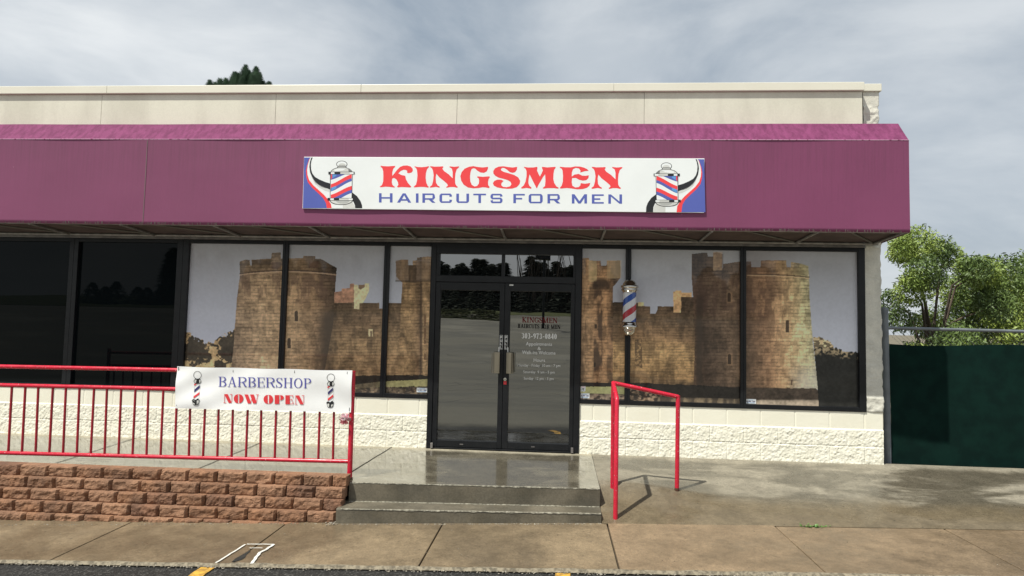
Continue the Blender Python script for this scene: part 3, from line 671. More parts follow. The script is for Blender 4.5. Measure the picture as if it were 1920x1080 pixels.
    # right curtain wall
    s = (v-560)/150; c = stone([(0, (66, 52, 36)), (.25, (84, 66, 44)), (.5, (112, 86, 52)), (.7, (142, 112, 62)), (.95, (132, 102, 56)), (1, (100, 78, 46))], s+.35*(n1-.5), .6, 71, 5.2)
    put([(1149, 567), (1172, 566), (1196, 568), (1196, 574), (1219, 574), (1219, 588), (1229, 588), (1233, 580), (1233, 574), (1263, 575), (1263, 586), (1277, 586), (1277, 557), (1306, 557), (1318, 560), (1318, 722), (1149, 722)], c)
    put([(1262, 547), (1266, 547), (1266, 545), (1278, 545), (1278, 549), (1297, 548), (1297, 557), (1277, 557), (1277, 586), (1263, 586)], flat((150, 116, 70), .8))
    put([(1196, 567), (1207, 567), (1207, 574), (1196, 574)], flat((150, 138, 88), .4))
    blend(soft(n2, .45, .62)*soft(640-v, 0, 40)*soft(v, 585, 600)*((u > 1196) & (u < 1300))*.6, lin((60, 50, 38)))
    blend(((np.abs(u-1197) < 7) & (v > 636) & (v < 690))*soft(n3, .35, .6)*.8, lin((44, 34, 25)))
    # big tower over two panes
    P = [(1297, 476), (1318, 474), (1326, 474), (1327, 481), (1337, 481), (1337, 474), (1345, 473), (1354, 476), (1354, 505), (1355, 503), (1356, 495), (1375, 492), (1385, 491), (1408, 490), (1409, 501), (1426, 501), (1427, 488), (1474, 488), (1475, 501), (1483, 501), (1483, 491), (1500, 494), (1516, 499), (1517, 520), (1518, 560), (1524, 640), (1534, 730), (1300, 740), (1303, 640), (1300, 560), (1297, 520)]
    s = (u-1297)/232
    c = stone([(0, (78, 58, 40)), (.07, (56, 43, 32)), (.2, (76, 60, 44)), (.33, (90, 71, 50)), (.46, (84, 64, 44)), (.6, (128, 96, 62)), (.72, (152, 120, 78)), (.83, (160, 136, 90)), (.93, (150, 142, 98)), (1, (138, 134, 104))], s+.05*(n1-.5)-.00035*(v-600), .4, 81, 6.6)
    c = mixa(c, c*.72, soft(516-v, -6, 12))
    put(P, c)
    blend(((u > 1337) & (u < 1355) & (v > 472) & (v < 507))*.4*(n3+.4), lin((150, 122, 84)))
    blend(((np.abs(u-1355) < 1.5) & (v > 476) & (v < 520))*.5, lin((40, 30, 24)))
    rv = 514+5*((u-1410)/100)**2
    blend(((np.abs(v-rv) < 1.2) & (u > 1314) & (u < 1518))*.75, lin((50, 38, 28))); blend(((np.abs(v-rv-2.4) < 1.1) & (u > 1400) & (u < 1518))*.5, lin((165, 140, 100)))
    blend(soft(n4, .45, .55)*soft(v, 518, 526)*soft(640+60*(n1-.5)-v, 0, 60)*inpoly(u, v, P)*soft(1500-u, 0, 60)*.38, lin((66, 48, 38)))
    blend(((u > 1398) & (u < 1409) & (v > 491) & (v < 512))*.5, lin((52, 40, 32)))
    blend(soft(1-np.abs(u-1311-6*(n4-.5))/9, 0, .7)*soft(v, 545, 580)*.8*(v < 735), lin((40, 32, 25)))
    blend(soft(u+40*(n2-.5), 1520, 1400)*soft(v, 700, 560)*soft(u, 1395, 1402)*.35, lin((66, 46, 32)))
    blend(((u > 1440) & (u < 1535))*soft(v, 660, 720)*soft(u+14*(n2-.5), 1470, 1510)*.5, lin((150, 150, 138)))
    for (x, y, h) in ((1477.5, 612, 11), (1368, 558, 8), (1368.5, 674, 9)):
        blend(soft(7-np.abs(uw_-x), 0, 3)*soft(h+4-np.abs(vw_-y), 0, 4)*.25, lin((140, 108, 68)))
        blend((((np.abs(u-x+1) < 3.2) & (v > y-h+2) & (v < y+h)) | ((u-x+1)**2+(v-y+h-2)**2 < 10))*.92, lin((34, 25, 18)))
    blend(((np.abs(u-1484.5) < 1.3) & (np.abs(v-717) < 5))*.8, lin((50, 30, 24)))
    # foot of the right half
    dk = np.interp(u, [1085, 1150, 1206, 1300, 1398], [717, 718, 718, 722, 727])+4*(n2-.5)
    C = np.where(((v > dk) & (u < 1398) & (u > 1080))[..., None], flat((26, 23, 20), .8), C)
    C = np.where(((v > 725+1.5*(n3-.5)) & (v < 738+(u-1090)*.02) & (u < 1172) & (u > 1080))[..., None], flat((122, 124, 72), .4), C)
    C = np.where(((v > 737+(u-1090)*.03) & (u < 1180) & (u > 1080))[..., None], mixa(flat((88, 76, 62), 1.6), flat((34, 30, 26), .8), soft(fbm(u/6, v/3, 25, 3), .42, .6)), C)
    C = np.where(((v > np.interp(u, [1180, 1206, 1240, 1262], [728, 731, 742, 752])+4*(n3-.5)) & (u >= 1180) & (u < 1262))[..., None], mixa(flat((96, 80, 60), 1.6), flat((36, 31, 26), .8), soft(fbm(u/5, v/4, 26, 3), .45, .6)), C)
    C = np.where(((v > 744+(u-1206)*.02+2*(n3-.5)) & (u > 1232) & (u < 1398))[..., None], mixa(flat((78, 68, 50), .7), flat((46, 40, 32), .6), soft(n4, .4, .6)), C)
    pv = 727+.012*(u-1398)
    put([(1397, 727), (1530, 728), (1537, 737), (1537, 752), (1535, 770), (1397, 770)], mixa(flat((52, 43, 34), 1.), flat((108, 98, 82), .7), soft(v+2*(n2-.5), 748, 752)), True)
    # trees on the right pane
    ex = np.interp(v, [600, 640, 726, 775], [1521, 1525, 1533, 1536])
    tuft = np.interp(u, [1515, 1526, 1540, 1556, 1570], [628, 632, 633, 640, 660])+6*(n3-.5)
    C = np.where(((v > tuft) & (u > ex) & (u < 1572))[..., None], mixa(flat((150, 132, 92), .8), flat((70, 62, 44), .8), soft(fbm(u/7, v/4, 33, 3), .45, .58)), C)
    hg = np.interp(u, [1515, 1527, 1540, 1560, 1580, 1610], [651, 652, 650, 651, 655, 662])+8*(n2-.5)+6*(n3-.5)
    C = np.where(((v > hg) & (u > ex))[..., None], mixa(flat((20, 21, 20), .8), flat((104, 92, 66), .9), soft(hg+15-v, -3, 8)*soft(n3, .4, .6)), C)
    g = (C@np.array([.25, .6, .15]))[..., None]; C = (g+(C-g)*.76)*np.array([1.05, 1.0, .985])
    return C*(.94+.12*n3[..., None])
KP = 3.0
def print_pane(par, x0, x1):
    nx = int((x1-x0)/.005); nz = int((GT-GB)/.005)
    X, Zz = np.meshgrid(np.linspace(x0, x1, nx), np.linspace(GB, GT, nz)); P = np.stack([X, X*0+.030, Zz], -1)
    u, v = proj(P); c = np.clip(paint(u, v)*KP, 0, .9)
    return grid('castle_print', P, M['print'], par, True, colors=c)
lab = ['window printed with the left end of the castle, trees and sky', 'window printed with a round castle tower and low wall', 'narrow window printed with a gate tower',
       'narrow window printed with a gate tower with notched top', 'window printed with dark castle wall and tower edge', 'window printed with a pale round tower and dark hedge']
for (x0, x1, g0, g1), l in zip([(-5.806, -4.418, -5.725, -4.454), (-4.418, -3.072, -4.382, -3.108), (-3.072, -2.4905, -3.036, -2.497), (-.5735, .010, -.567, -.023), (.010, 1.416, .043, 1.382), (1.416, 2.8685, 1.45, 2.789)], lab):
    w = win(x0, x1, g0, g1); w['label'] = l; print_pane(w, g0, g1)

# ------------------------------------------------------------------ doors
df = MB()
df.box(-2.489, -2.425, -.02, .10, .006, ZT); df.box(-.650, -.5745, -.02, .10, .006, ZT)
df.box(-2.425, -.650, -.018, .10, 2.468, ZT); df.box(-2.425, -.650, -.016, .10, 2.105, 2.188)
df.box(-1.588, -1.548, -.012, .09, 2.188, 2.468); df.box(-2.425, -.650, -.03, .09, .004, .022)
df.box(-2.425, -2.385, -.012, .09, 2.188, 2.468); df.box(-.678, -.650, -.012, .09, 2.188, 2.468)
dfr = df.build('door_frame', M['frame'], bld, bevel=.003)
for a, b in ((-2.385, -1.588), (-1.548, -.678)): dark_pane(dfr, a, b, 2.188, 2.468, 'glass_door', 'transom_pane')
for a in (-2.43, -.675): pv = MB(); pv.box(a, a+.03, -.05, -.02, .01, .075); pv.build('pivot', M['strip'], dfr, bevel=.004)

class Ink:                                # flat lettering: every stroke a hair further out than the one before
    def __init__(self, fn, sub=1): self.fn = fn; self.mb = MB(); self.k = 0; self.sub = sub
    def lay(self): self.k += 1; return self.k
    def poly(self, pts, mi=0, k=None):
        k = self.lay() if k is None else k
        self.mb.poly([self.fn(x, y, k) for x, y in pts], mi)
    def stroke(self, pts, ws, mi=0):
        ws = list(ws) if isinstance(ws, (list, tuple)) else [ws]*len(pts)
        if self.sub > 1 and len(pts) < 8:
            P, W = [], []
            for i in range(len(pts)-1):
                for j in range(self.sub): t = j/self.sub; P.append((pts[i][0]+(pts[i+1][0]-pts[i][0])*t, pts[i][1]+(pts[i+1][1]-pts[i][1])*t)); W.append(ws[i]+(ws[i+1]-ws[i])*t)
            pts, ws = P+[pts[-1]], W+[ws[-1]]
        k = self.lay(); n = len(pts); vs = []
        for i, (x, y) in enumerate(pts):
            a = pts[max(i-1, 0)]; b = pts[min(i+1, n-1)]; dx, dy = b[0]-a[0], b[1]-a[1]; L = math.hypot(dx, dy) or 1; nx, ny = -dy/L, dx/L
            vs += [self.fn(x+nx*ws[i]/2, y+ny*ws[i]/2, k), self.fn(x-nx*ws[i]/2, y-ny*ws[i]/2, k)]
        self.mb.add(vs, [(2*i, 2*i+1, 2*i+3, 2*i+2) for i in range(n-1)], mi)
    def vst(self, x, y0, y1, w, mi=0): self.stroke([(x, y0), (x, y1)], w, mi)
    def hst(self, x0, x1, y, w, mi=0): self.stroke([(x0, y), (x1, y)], w, mi)
    def arc(self, cx, cy, rx, ry, a0, a1, thick, thin, mi=0, n=18):     # thick where the pen runs vertically
        P = []; W = []
        for i in range(n+1):
            t = rad(a0+(a1-a0)*i/n); P.append((cx+rx*math.cos(t), cy-ry*math.sin(t))); W.append(thin+(thick-thin)*abs(math.cos(t))**1.5)
        self.stroke(P, W, mi)
def didone(k, ch, x, y, w, h, T, t, mi=0):
    k.k = 0
    r = x+w; b = y+h; s = T*.9
    def stem(cx, y0=y, y1=b, top=True, bot=True):
        k.vst(cx, y0, y1, T, mi)
        if top: k.hst(cx-T/2-s*.7, cx+T/2+s*.7, y0+t/2, t, mi)
        if bot: k.hst(cx-T/2-s*.7, cx+T/2+s*.7, y1-t/2, t, mi)
    L = x+T/2+s*.7
    if ch in 'BPRDEFKLHI':
        stem(L if ch != 'I' else x+w/2)
    if ch in 'BPR':
        m = y+h*(.48 if ch == 'B' else .52); c = x+w*.5
        k.hst(L, c, y+t/2, t, mi); k.hst(L, c, m, t, mi)
        k.arc(c, (y+m)/2, r-c-T/2-(w*.05 if ch == 'B' else 0), (m-y)/2-t/2, 90, -90, T, t, mi)
        if ch == 'B': k.hst(L, c, b-t/2, t, mi); k.arc(c, (m+b)/2, r-c-T/2, (b-m)/2-t/2, 90, -90, T, t, mi)
        if ch == 'R': k.stroke([(c, m), (c+w*.18, m+h*.08), (r-w*.18, b-h*.12), (r-w*.06, b-t), (r+w*.04, b-h*.06)], [t, T, T, T*.6, t], mi)
    if ch in 'EF':
        k.hst(L, r, y+t/2, t, mi); k.vst(r-t, y, y+h*.26, t*1.6, mi); m = y+h*.48; k.hst(L, r-w*.22, m, t, mi); k.vst(r-w*.22, m-h*.12, m+h*.12, t*1.4, mi)
        if ch == 'E': k.hst(L, r, b-t/2, t, mi); k.vst(r-t, b-h*.26, b, t*1.8, mi)
    if ch == 'A':
        a = x+w*.52; k.stroke([(x+w*.14, b), (a-T*.2, y)], t*1.2, mi); k.stroke([(a-T*.1, y), (r-w*.13-T*.2, b)], T, mi); k.hst(x+w*.26, r-w*.28, y+h*.66, t, mi); k.hst(x, x+w*.28, b-t/2, t, mi); k.hst(r-w*.36, r, b-t/2, t, mi)
    if ch == 'H': stem(r-T/2-s*.7); k.hst(L, r-T/2-s*.7, y+h*.5, t, mi)
    if ch == 'O': k.arc(x+w/2, y+h/2, w/2-T/2, h/2-t/2, 0, 360, T, t, mi, 36)
    if ch in 'CG':
        k.arc(x+w/2, y+h/2, w/2-T/2, h/2-t/2, 40, 320, T, t, mi, 30)
        if ch == 'G': k.vst(r-T/2, y+h*.55, b-h*.08, T, mi); k.hst(r-T*2, r+T*.4, y+h*.55, t, mi)
        k.vst(r-w*.1, y+h*.05, y+h*.3, t*1.4, mi)
    if ch == 'S':
        P = [(r-w*.08, y+h*.26), (r-w*.2, y+h*.08), (x+w*.48, y+t/2), (x+w*.2, y+h*.1), (x+w*.14, y+h*.26), (x+w*.3, y+h*.42), (x+w*.68, y+h*.56), (r-w*.1, y+h*.74), (r-w*.22, b-h*.08), (x+w*.5, b-t/2), (x+w*.2, b-h*.08), (x+w*.06, b-h*.28)]
        k.stroke(P, [t, t*1.2, t, T*.7, T*.9, T, T*1.05, T, T*.7, t, t*1.2, t], mi); k.vst(r-w*.08, y, y+h*.28, t*1.3, mi); k.vst(x+w*.07, b-h*.3, b, t*1.3, mi)
    if ch == 'N':
        k.vst(x+w*.16, y, b, t*1.3, mi); k.vst(r-w*.14, y, b, t*1.3, mi); k.stroke([(x+w*.14, y), (r-w*.14, b)], T, mi); k.hst(x, x+w*.24, y+t/2, t, mi); k.hst(x, x+w*.34, b-t/2, t, mi); k.hst(r-w*.32, r, y+t/2, t, mi)
    if ch == 'M':
        k.vst(x+w*.13, y, b, t*1.3, mi); stem(r-w*.15); k.stroke([(x+w*.13, y), (x+w*.48, b)], T, mi); k.stroke([(x+w*.48, b), (r-w*.15, y)], t*1.2, mi); k.hst(x, x+w*.28, b-t/2, t, mi)
    if ch == 'K': k.stroke([(r-w*.1, y), (L, y+h*.58)], t*1.2, mi); k.stroke([(L+w*.12, y+h*.42), (r-w*.08, b)], T, mi); k.hst(r-w*.3, r, y+t/2, t, mi); k.hst(r-w*.36, r+w*.04, b-t/2, t, mi)
    if ch == 'T': stem(x+w/2, top=False); k.hst(x, r, y+t/2, t, mi); k.vst(x+t, y, y+h*.25, t*1.5, mi); k.vst(r-t, y, y+h*.25, t*1.5, mi)
    if ch == 'U': k.vst(x+w*.2, y, b-h*.3, T, mi); k.vst(r-w*.18, y, b-h*.3, t*1.3, mi); k.arc(x+w*.51, b-h*.3, w*.31, h*.3-t/2, 180, 360, T*.8, t, mi); k.hst(x, x+w*.4, y+t/2, t, mi); k.hst(r-w*.34, r, y+t/2, t, mi)
    if ch == '0': k.arc(x+w/2, y+h/2, w/2-T/2, h/2-t/2, 0, 360, T, t, mi, 30)
    if ch == '3': k.arc(x+w*.45, y+h*.27, w*.4-T*.3, h*.27-t/2, 150, -90, T, t, mi); k.arc(x+w*.45, y+h*.74, w*.48-T*.3, h*.26-t/2, 90, -150, T, t, mi)
    if ch == '9': k.arc(x+w/2, y+h*.32, w/2-T/2, h*.32-t/2, 0, 360, T, t, mi, 26); k.stroke([(r-T/2, y+h*.32), (r-T*.6, y+h*.7), (x+w*.5, b-t), (x+w*.18, b-h*.1)], [T, T*.9, t*1.4, T*.7], mi)
    if ch == '7': k.hst(x, r, y+T*.5, T*.9, mi); k.stroke([(r-t, y), (x+w*.5, y+h*.55), (x+w*.4, b)], [t, T*.8, T*1.1], mi)
    if ch == '8': k.arc(x+w/2, y+h*.26, w*.42-T/2, h*.26-t/2, 0, 360, T, t, mi, 24); k.arc(x+w/2, y+h*.74, w*.5-T/2, h*.26-t/2, 0, 360, T, t, mi, 24)
    if ch == '4': k.vst(x+w*.66, y, b, T, mi); k.stroke([(x+w*.62, y), (x+t, y+h*.68)], t*1.4, mi); k.hst(x, r, y+h*.68, t*1.4, mi); k.hst(x+w*.4, x+w*.92, b-t/2, t, mi)
    if ch == '-': k.hst(x+w*.15, r-w*.15, y+h*.6, T*.8, mi)
WID = dict(M=1.3, A=1.08, I=.56, E=.9, F=.86, S=.78, R=1.06, C=.96, G=1.06, O=1.04, N=1.08, U=1.02, T=.9, H=1.1, P=.92, B=.96, K=1.08)
WID['-'] = .62
def didone_line(k, txt, x0, x1, y, h, T, t, mi, sp=.10, y1=None, unit=None):
    tot = sum((.45 if c == ' ' else WID.get(c, .8)) for c in txt)+sp*(len(txt)-1); u = (x1-x0)/tot; x = x0
    for c in txt:
        if c == ' ': x += (.45+sp)*u; continue
        w = WID.get(c, .8)*u; yy = y if y1 is None else y+(y1-y)*(x-x0)/(x1-x0); didone(k, c, x, yy, w, h, T, t, mi); x += w+sp*u

def leaf_door(x0, x1, g0, g1, handle_x, sgn, label):
    f = MB(); f.box(x0, g0, -.010, .055, .026, 2.100); f.box(g1, x1, -.010, .055, .026, 2.100)
    f.box(g0, g1, -.008, .055, .026, .108); f.box(g0, g1, -.008, .055, 2.002, 2.100)
    d = f.build('door', M['frame'], bld, bevel=.003); d['label'] = label
    dark_pane(d, g0, g1, .108, 2.002, 'glass_door', 'door_glass')
    h = MB(); hx = handle_x
    h.box(hx-.034, hx+.034, -.062, -.052, .965, 1.228); h.box(hx+sgn*.040, hx+sgn*.050, -.075, -.045, .965, 1.228); h.box(hx+sgn*.060, hx+sgn*.067, -.07, -.05, .97, 1.222)
    h.box(hx-.012, hx+.012, -.053, -.008, .99, 1.02); h.box(hx-.012, hx+.012, -.053, -.008, 1.17, 1.20)
    h.build('handle', M['steel'], d, bevel=.003)
    wv = MB(); wv.box(hx-sgn*.020-.006, hx-sgn*.020+.006, -.03, -.011, 1.23, 1.29); wv.build('alarm_contact', M['white_plastic'], d)
    tg = MB(); tg.box(x0+.055, x0+.105, -.0125, -.0095, 2.068, 2.085) if sgn > 0 else tg.box(x0+.3, x0+.31, -.0125, -.0095, 2.06, 2.07); tg.build('door_tag', M['white_plastic'] if sgn > 0 else M['frame'], d)
    tl = MB(); xx = (g0*.58+g1*.42); tl.box(xx-.022, xx+.022, -.013, -.0095, .058, .070); tl.build('maker_plate', M['strip'], d)
    return d
dl = leaf_door(-2.422, -1.541, -2.362, -1.600, -1.615, -1, 'left glass door')
dr = leaf_door(-1.537, -.653, -1.466, -.702, -1.463, 1, 'right glass door with white opening hours')
def pull_label(d, cx):
    p = MB(); p.box(cx-.019, cx+.019, -.0125, -.0105, 1.262, 1.442, 0); o = p.build('pull_label', [M['white_plastic']], d)
    k = Ink(lambda x, y, n: (x, -.0128-.00006*n, y)); x0, x1 = cx-.0155, cx+.0155
    k.poly([(x0, 1.266), (x1, 1.266), (x1, 1.438), (x0, 1.438)], 0)
    T = .007; l, r = cx-.009, cx+.009
    def col(i): return 1.429-.042*i
    y = col(0); h = .030
    k.vst(l, y-h, y, T, 1); k.hst(l, r, y-T/2, T, 1); k.hst(l, r, y-h*.55, T, 1); k.vst(r, y-h*.6, y, T, 1)
    y = col(1); k.vst(l, y-h, y, T, 1); k.vst(r, y-h, y, T, 1); k.hst(l, r, y-h+T/2, T, 1)
    for i in (2, 3): y = col(i); k.vst(l, y-h, y, T, 1); k.hst(l, r, y-h+T/2, T, 1)
    k.mb.build('pull_lettering', [M['black_plastic'], M['white_plastic']], d)
pull_label(dl, -1.571); pull_label(dr, -1.509)
lk = MB(); n = 20; lk.prism([(-1.511+.020*math.cos(2*math.pi*i/n), .889+.020*math.sin(2*math.pi*i/n)) for i in range(n)], -.024, -.0105); lk.build('lock', M['chrome'], dr, bevel=.003)
kh = MB(); kh.box(-1.515, -1.507, -.0255, -.0243, .880, .898); kh.build('keyhole', M['black_plastic'], dr)
rs_ = MB(); rs_.box(-1.529, -1.492, -.0125, -.0105, .826, .866); rs_.build('red_sticker', M['ink_red2'], dr)
rk = Ink(lambda x, y, n: (x, -.0128-.00006*n, y))
for i in range(3): rk.hst(-1.524, -1.497, .858-.010*i, .003, 0)
rk.mb.build('sticker_print', M['black_plastic'], dr)
# writing on the right door
for args in (('KINGSMEN', 978.5, 1045, 594.5, 10, 2.0, .75, 1, .10, 596), ('HAIRCUTS FOR MEN', 970.5, 1050.5, 607, 8, 1.5, .7, 2, .10, 609), ('303-973-0840', 978, 1044, 624.5, 10, 2.0, .9, 0, .14, 626)):
    tk = Ink(lambda x, y, n: (at(x, y, .0285)[0], .0285-.00005*n, at(x, y, .0285)[2]))
    didone_line(tk, *args[:9], y1=args[9]); tk.mb.build('door_lettering', [M['door_white'], M['door_red'], M['door_black']], dr)
def text_mesh(txt, p0, p1, hpx, yplane, mat, par, name, weight=.012):
    c = bpy.data.curves.new('text', 'FONT'); c.body = txt; c.size = 1.; c.offset = weight; c.resolution_u = 3
    o = bpy.data.objects.new('text', c); COL.objects.link(o); bpy.context.view_layer.update()
    me = bpy.data.meshes.new_from_object(o.evaluated_get(bpy.context.evaluated_depsgraph_get())); bpy.data.objects.remove(o)
    co = np.zeros(len(me.vertices)*3); me.vertices.foreach_get('co', co); co = co.reshape(-1, 3)
    a = np.array(at(*p0, yplane)); b = np.array(at(*p1, yplane)); hh = hpx*(b[0]-a[0])/(p1[0]-p0[0])
    x = (co[:, 0]-co[:, 0].min())/np.ptp(co[:, 0]); out = np.stack([a[0]+(b[0]-a[0])*x, np.full(len(x), yplane), a[2]+(b[2]-a[2])*x+co[:, 1]/.73*hh], -1)
    me.vertices.foreach_set('co', out.reshape(-1).astype(np.float32)); me.materials.clear(); me.materials.append(mat); me.update()
    o = bpy.data.objects.new(name, me); COL.objects.link(o); setpar(o, par); return o
for txt, a, b, h in (('Appointments', (986, 647.5), (1035, 648.5), 6.6), ('&', (1008, 656), (1014, 656.3), 6.4), ('Walk-ins Welcome', (979, 663.5), (1041.5, 665), 6.6), ('Hours', (1000.5, 678), (1022, 678.6), 6.4),
                     ('Monday - Friday  10 am - 7 pm', (970.5, 687), (1050.5, 688), 5.2), ('Saturday  9 am - 5 pm', (981, 699.5), (1040, 700.2), 5.0), ('Sunday  12 pm - 5 pm', (982, 711.5), (1038, 712.5), 5.0)):
    text_mesh(txt, a, b, h, .0285, M['door_white'], dr, 'hours_lettering', .006)

# small stickers on the panes
def alarm_sticker(x0, x1, z0, z1, lab):
    t = empty('alarm_sticker', ((x0+x1)/2, .02, z0), lab, 'sticker', 'alarm company stickers on the windows')
    b = MB(); b.box(x0, x1, .0275, .0285, z0, z1); b.build('sticker_sheet', M['white_print'], t)
    k = Ink(lambda x, y, n: (x0+(x1-x0)*x, .0270-.00005*n, z1+(z0-z1)*y))
    def ltr(ch, x, y, w, h, T):
        r = x+w
        if ch in 'ALRMNE': k.vst(x, y, y+h, T)
        if ch in 'AMNO': k.vst(r, y, y+h, T)
        if ch in 'AREO': k.hst(x, r, y+T, T*2)
        if ch in 'ARE': k.hst(x, r, y+h/2, T*2)
        if ch in 'LEO': k.hst(x, r, y+h-T, T*2)
        if ch == 'O': k.vst(x, y, y+h, T)
        if ch == 'R': k.vst(r, y, y+h/2, T); k.stroke([(x, y+h/2), (r, y+h)], T)
        if ch == 'M': k.stroke([(x, y), ((x+r)/2, y+h*.6), (r, y)], T)
        if ch == 'N': k.stroke([(x, y), (r, y+h)], T)
    x = .07
    for ch in 'ALARM ONE':
        if ch != ' ': ltr(ch, x, .40, .065, .24, .024)
        x += .097
    k.hst(.25, .72, .22, .07, 1); k.hst(.15, .85, .80, .07, 1)
    k.mb.build('sticker_lettering', [M['ink_navy'], M['ink_sky']], t)
alarm_sticker(-2.640, -2.500, .692, .749, 'white and blue alarm sticker low on the window left of the doors')
alarm_sticker(-.562, -.452, .679, .741, 'white and blue alarm sticker below the camera sticker right of the doors')
alarm_sticker(1.455, 1.578, .668+.004, .729, 'white and blue alarm sticker below the pale round tower')
t = empty('camera_sticker', (-.53, .02, .757), 'small white and pink sticker with a black camera sign, right of the doors', 'sticker')
b = MB(); b.prism([(-.562, .760), (-.515, .760), (-.502, .772), (-.502, .826), (-.562, .826)], .0275, .0285); b.build('sticker_sheet', M['white_print'], t)
k = Ink(lambda x, y, n: (x, .0270-.00005*n, y)); k.poly([(-.555, .812), (-.508, .812), (-.508, .823), (-.555, .823)], 1); k.poly([(-.551, .793), (-.524, .803), (-.520, .796), (-.547, .785)], 0); k.vst(-.528, .775, .796, .005, 0); k.mb.build('camera_sign', [M['ink_black'], M['pink']], t)
# ------------------------------------------------------------------ purple awning
aw = empty('awning', (-3.3, -.4, 2.68), 'long faded purple fabric awning with a sloped top over the whole storefront', 'awning')
AX0, AX1 = -9.6, 3.015
def fabric(name, prof, mat, nx=420):       # prof: (y, z) points, swept along x with slight sag between the bars
    xs = np.linspace(AX0, AX1, nx); n = len(prof); pr_ = np.array(prof); X, I = np.meshgrid(xs, np.arange(n))
    t = I/(n-1); sag = .006*np.sin((X+5.014)/1.175*np.pi)**2*np.sin(t*np.pi)+.006*(fbm(X*1.3, t*3, 6)-.5)*np.sin(t*np.pi)
    return grid(name, np.stack([X, pr_[I, 0]+sag, pr_[I, 1]-sag*.3+.004*(vnoise(X*1.7, X*0, 9)-.5)], -1), mat, aw)
zs = np.linspace(2.690, 3.730, 24)
fabric('front_panel', [(-.716, 2.690), (-.722, 2.690)]+[(-.722, z) for z in zs[1:]], M['canopy'])
fabric('sloped_top', [(-.722+(.212)*i/8, 3.731+.258*i/8) for i in range(9)], M['canopy_top'])
fabric('flat_top', [(-.51, 3.989), (-.35, 3.995), (-.1, 3.99), (-.09, 3.99)], M['canopy_top'])
for x in (AX0, AX1):
    e = MB(); e.add([(x, -.719, 2.692), (x, -.719, 3.729), (x, -.51, 3.987), (x, -.10, 3.987), (x, -.10, 2.65)], [(0, 1, 2, 3, 4)]); e.build('end_panel', M['canopy'], aw)
s = MB(); s.add([(AX0, -.712, 2.716), (AX1-.005, -.712, 2.716), (AX1-.005, -.02, 2.672), (AX0, -.02, 2.672)], [(0, 1, 2, 3)]); s.build('soffit', M['soffit'], aw)
hm = MB(); hm.tube([(AX0, -.705, 2.698), (AX1-.01, -.705, 2.698)], .014, 8); hm.tube([(AX0, -.045, 2.652), (AX1-.01, -.045, 2.652)], .016, 8); hm.build('frame_rail', M['bar'], aw)
bx = [-9.7+1.175*0] ; bx = [-5.014-1.175*3, -5.014-1.175*2, -5.014-1.175, -5.014, -3.832, -2.689, -1.541, -.34, .867, 2.03, 2.95]
for i, x in enumerate(bx):
    m = MB(); m.tube([(x, -.70, 2.690), (x, -.05, 2.652)], .015, 8); m.box(x-.004, x+.016, -.10, -.045, 2.640, 2.67); m.build('cross_bar', M['bar'], aw)
    if i: m = MB(); m.tube([(bx[i-1]+.35, -.69, 2.700), (x-.03, -.07, 2.664)], .010, 8); m.build('brace', M['joint'], aw)
sm = MB()
for x in (-5.885,):
    n = 30; vs = []
    for i in range(n+1):
        z = 2.70+1.02*i/n; vs += [(x-.003, -.7245, z), (x+.003, -.7245, z)]
    sm.add(vs, [(2*i, 2*i+1, 2*i+3, 2*i+2) for i in range(n)])
sm.build('seam', M['joint'], aw)
st_ = MB(); random.seed(4)
for _ in range(330):
    x = random.uniform(-9.5, 2.95); st_.box(x-.0015, x+.0015, -.7262, -.722, 2.692, 2.692+random.uniform(.008, .03))
st_.build('hem_stitch', M['joint'], aw)['kind'] = 'stuff'

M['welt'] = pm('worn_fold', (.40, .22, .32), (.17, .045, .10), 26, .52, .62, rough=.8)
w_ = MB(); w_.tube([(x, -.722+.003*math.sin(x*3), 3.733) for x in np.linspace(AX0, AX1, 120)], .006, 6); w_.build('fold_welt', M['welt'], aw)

# ------------------------------------------------------------------ shop sign on the awning
YS = -.742
sg = empty('shop_sign', (-1.57, YS, 2.89), 'long white sign with red KINGSMEN and blue HAIRCUTS FOR MEN lettering', 'sign')
TL, TR, BL, BR = at(570, 294, YS), at(1321, 297, YS), at(567, 391, YS), at(1320, 399, YS)
pb_ = MB(); f4 = [TL, TR, BR, BL]; pb_.add([(x, YS, z) for x, y, z in f4]+[(x, YS+.016, z) for x, y, z in f4], [(3, 2, 1, 0), (4, 5, 6, 7), (0, 1, 5, 4), (1, 2, 6, 5), (2, 3, 7, 6), (3, 0, 4, 7)])
pb_.build('sign_board', M['white_print'], sg, bevel=.003)
def sgn_pt(x, y, n): p = at(x, y, YS); return (p[0], YS-.0008-.00007*n, p[2])
def catmull(P, k=4, closed=True):
    o = []; n = len(P)
    for i in range(n):
        p0, p1, p2, p3 = P[(i-1) % n], P[i], P[(i+1) % n], P[(i+2) % n]
        for j in range(k):
            t = j/k; o.append(tuple(.5*((2*p1[d])+(p2[d]-p0[d])*t+(2*p0[d]-5*p1[d]+4*p2[d]-p3[d])*t*t+(3*p1[d]-p0[d]-3*p2[d]+p3[d])*t**3) for d in (0, 1)))
    return o
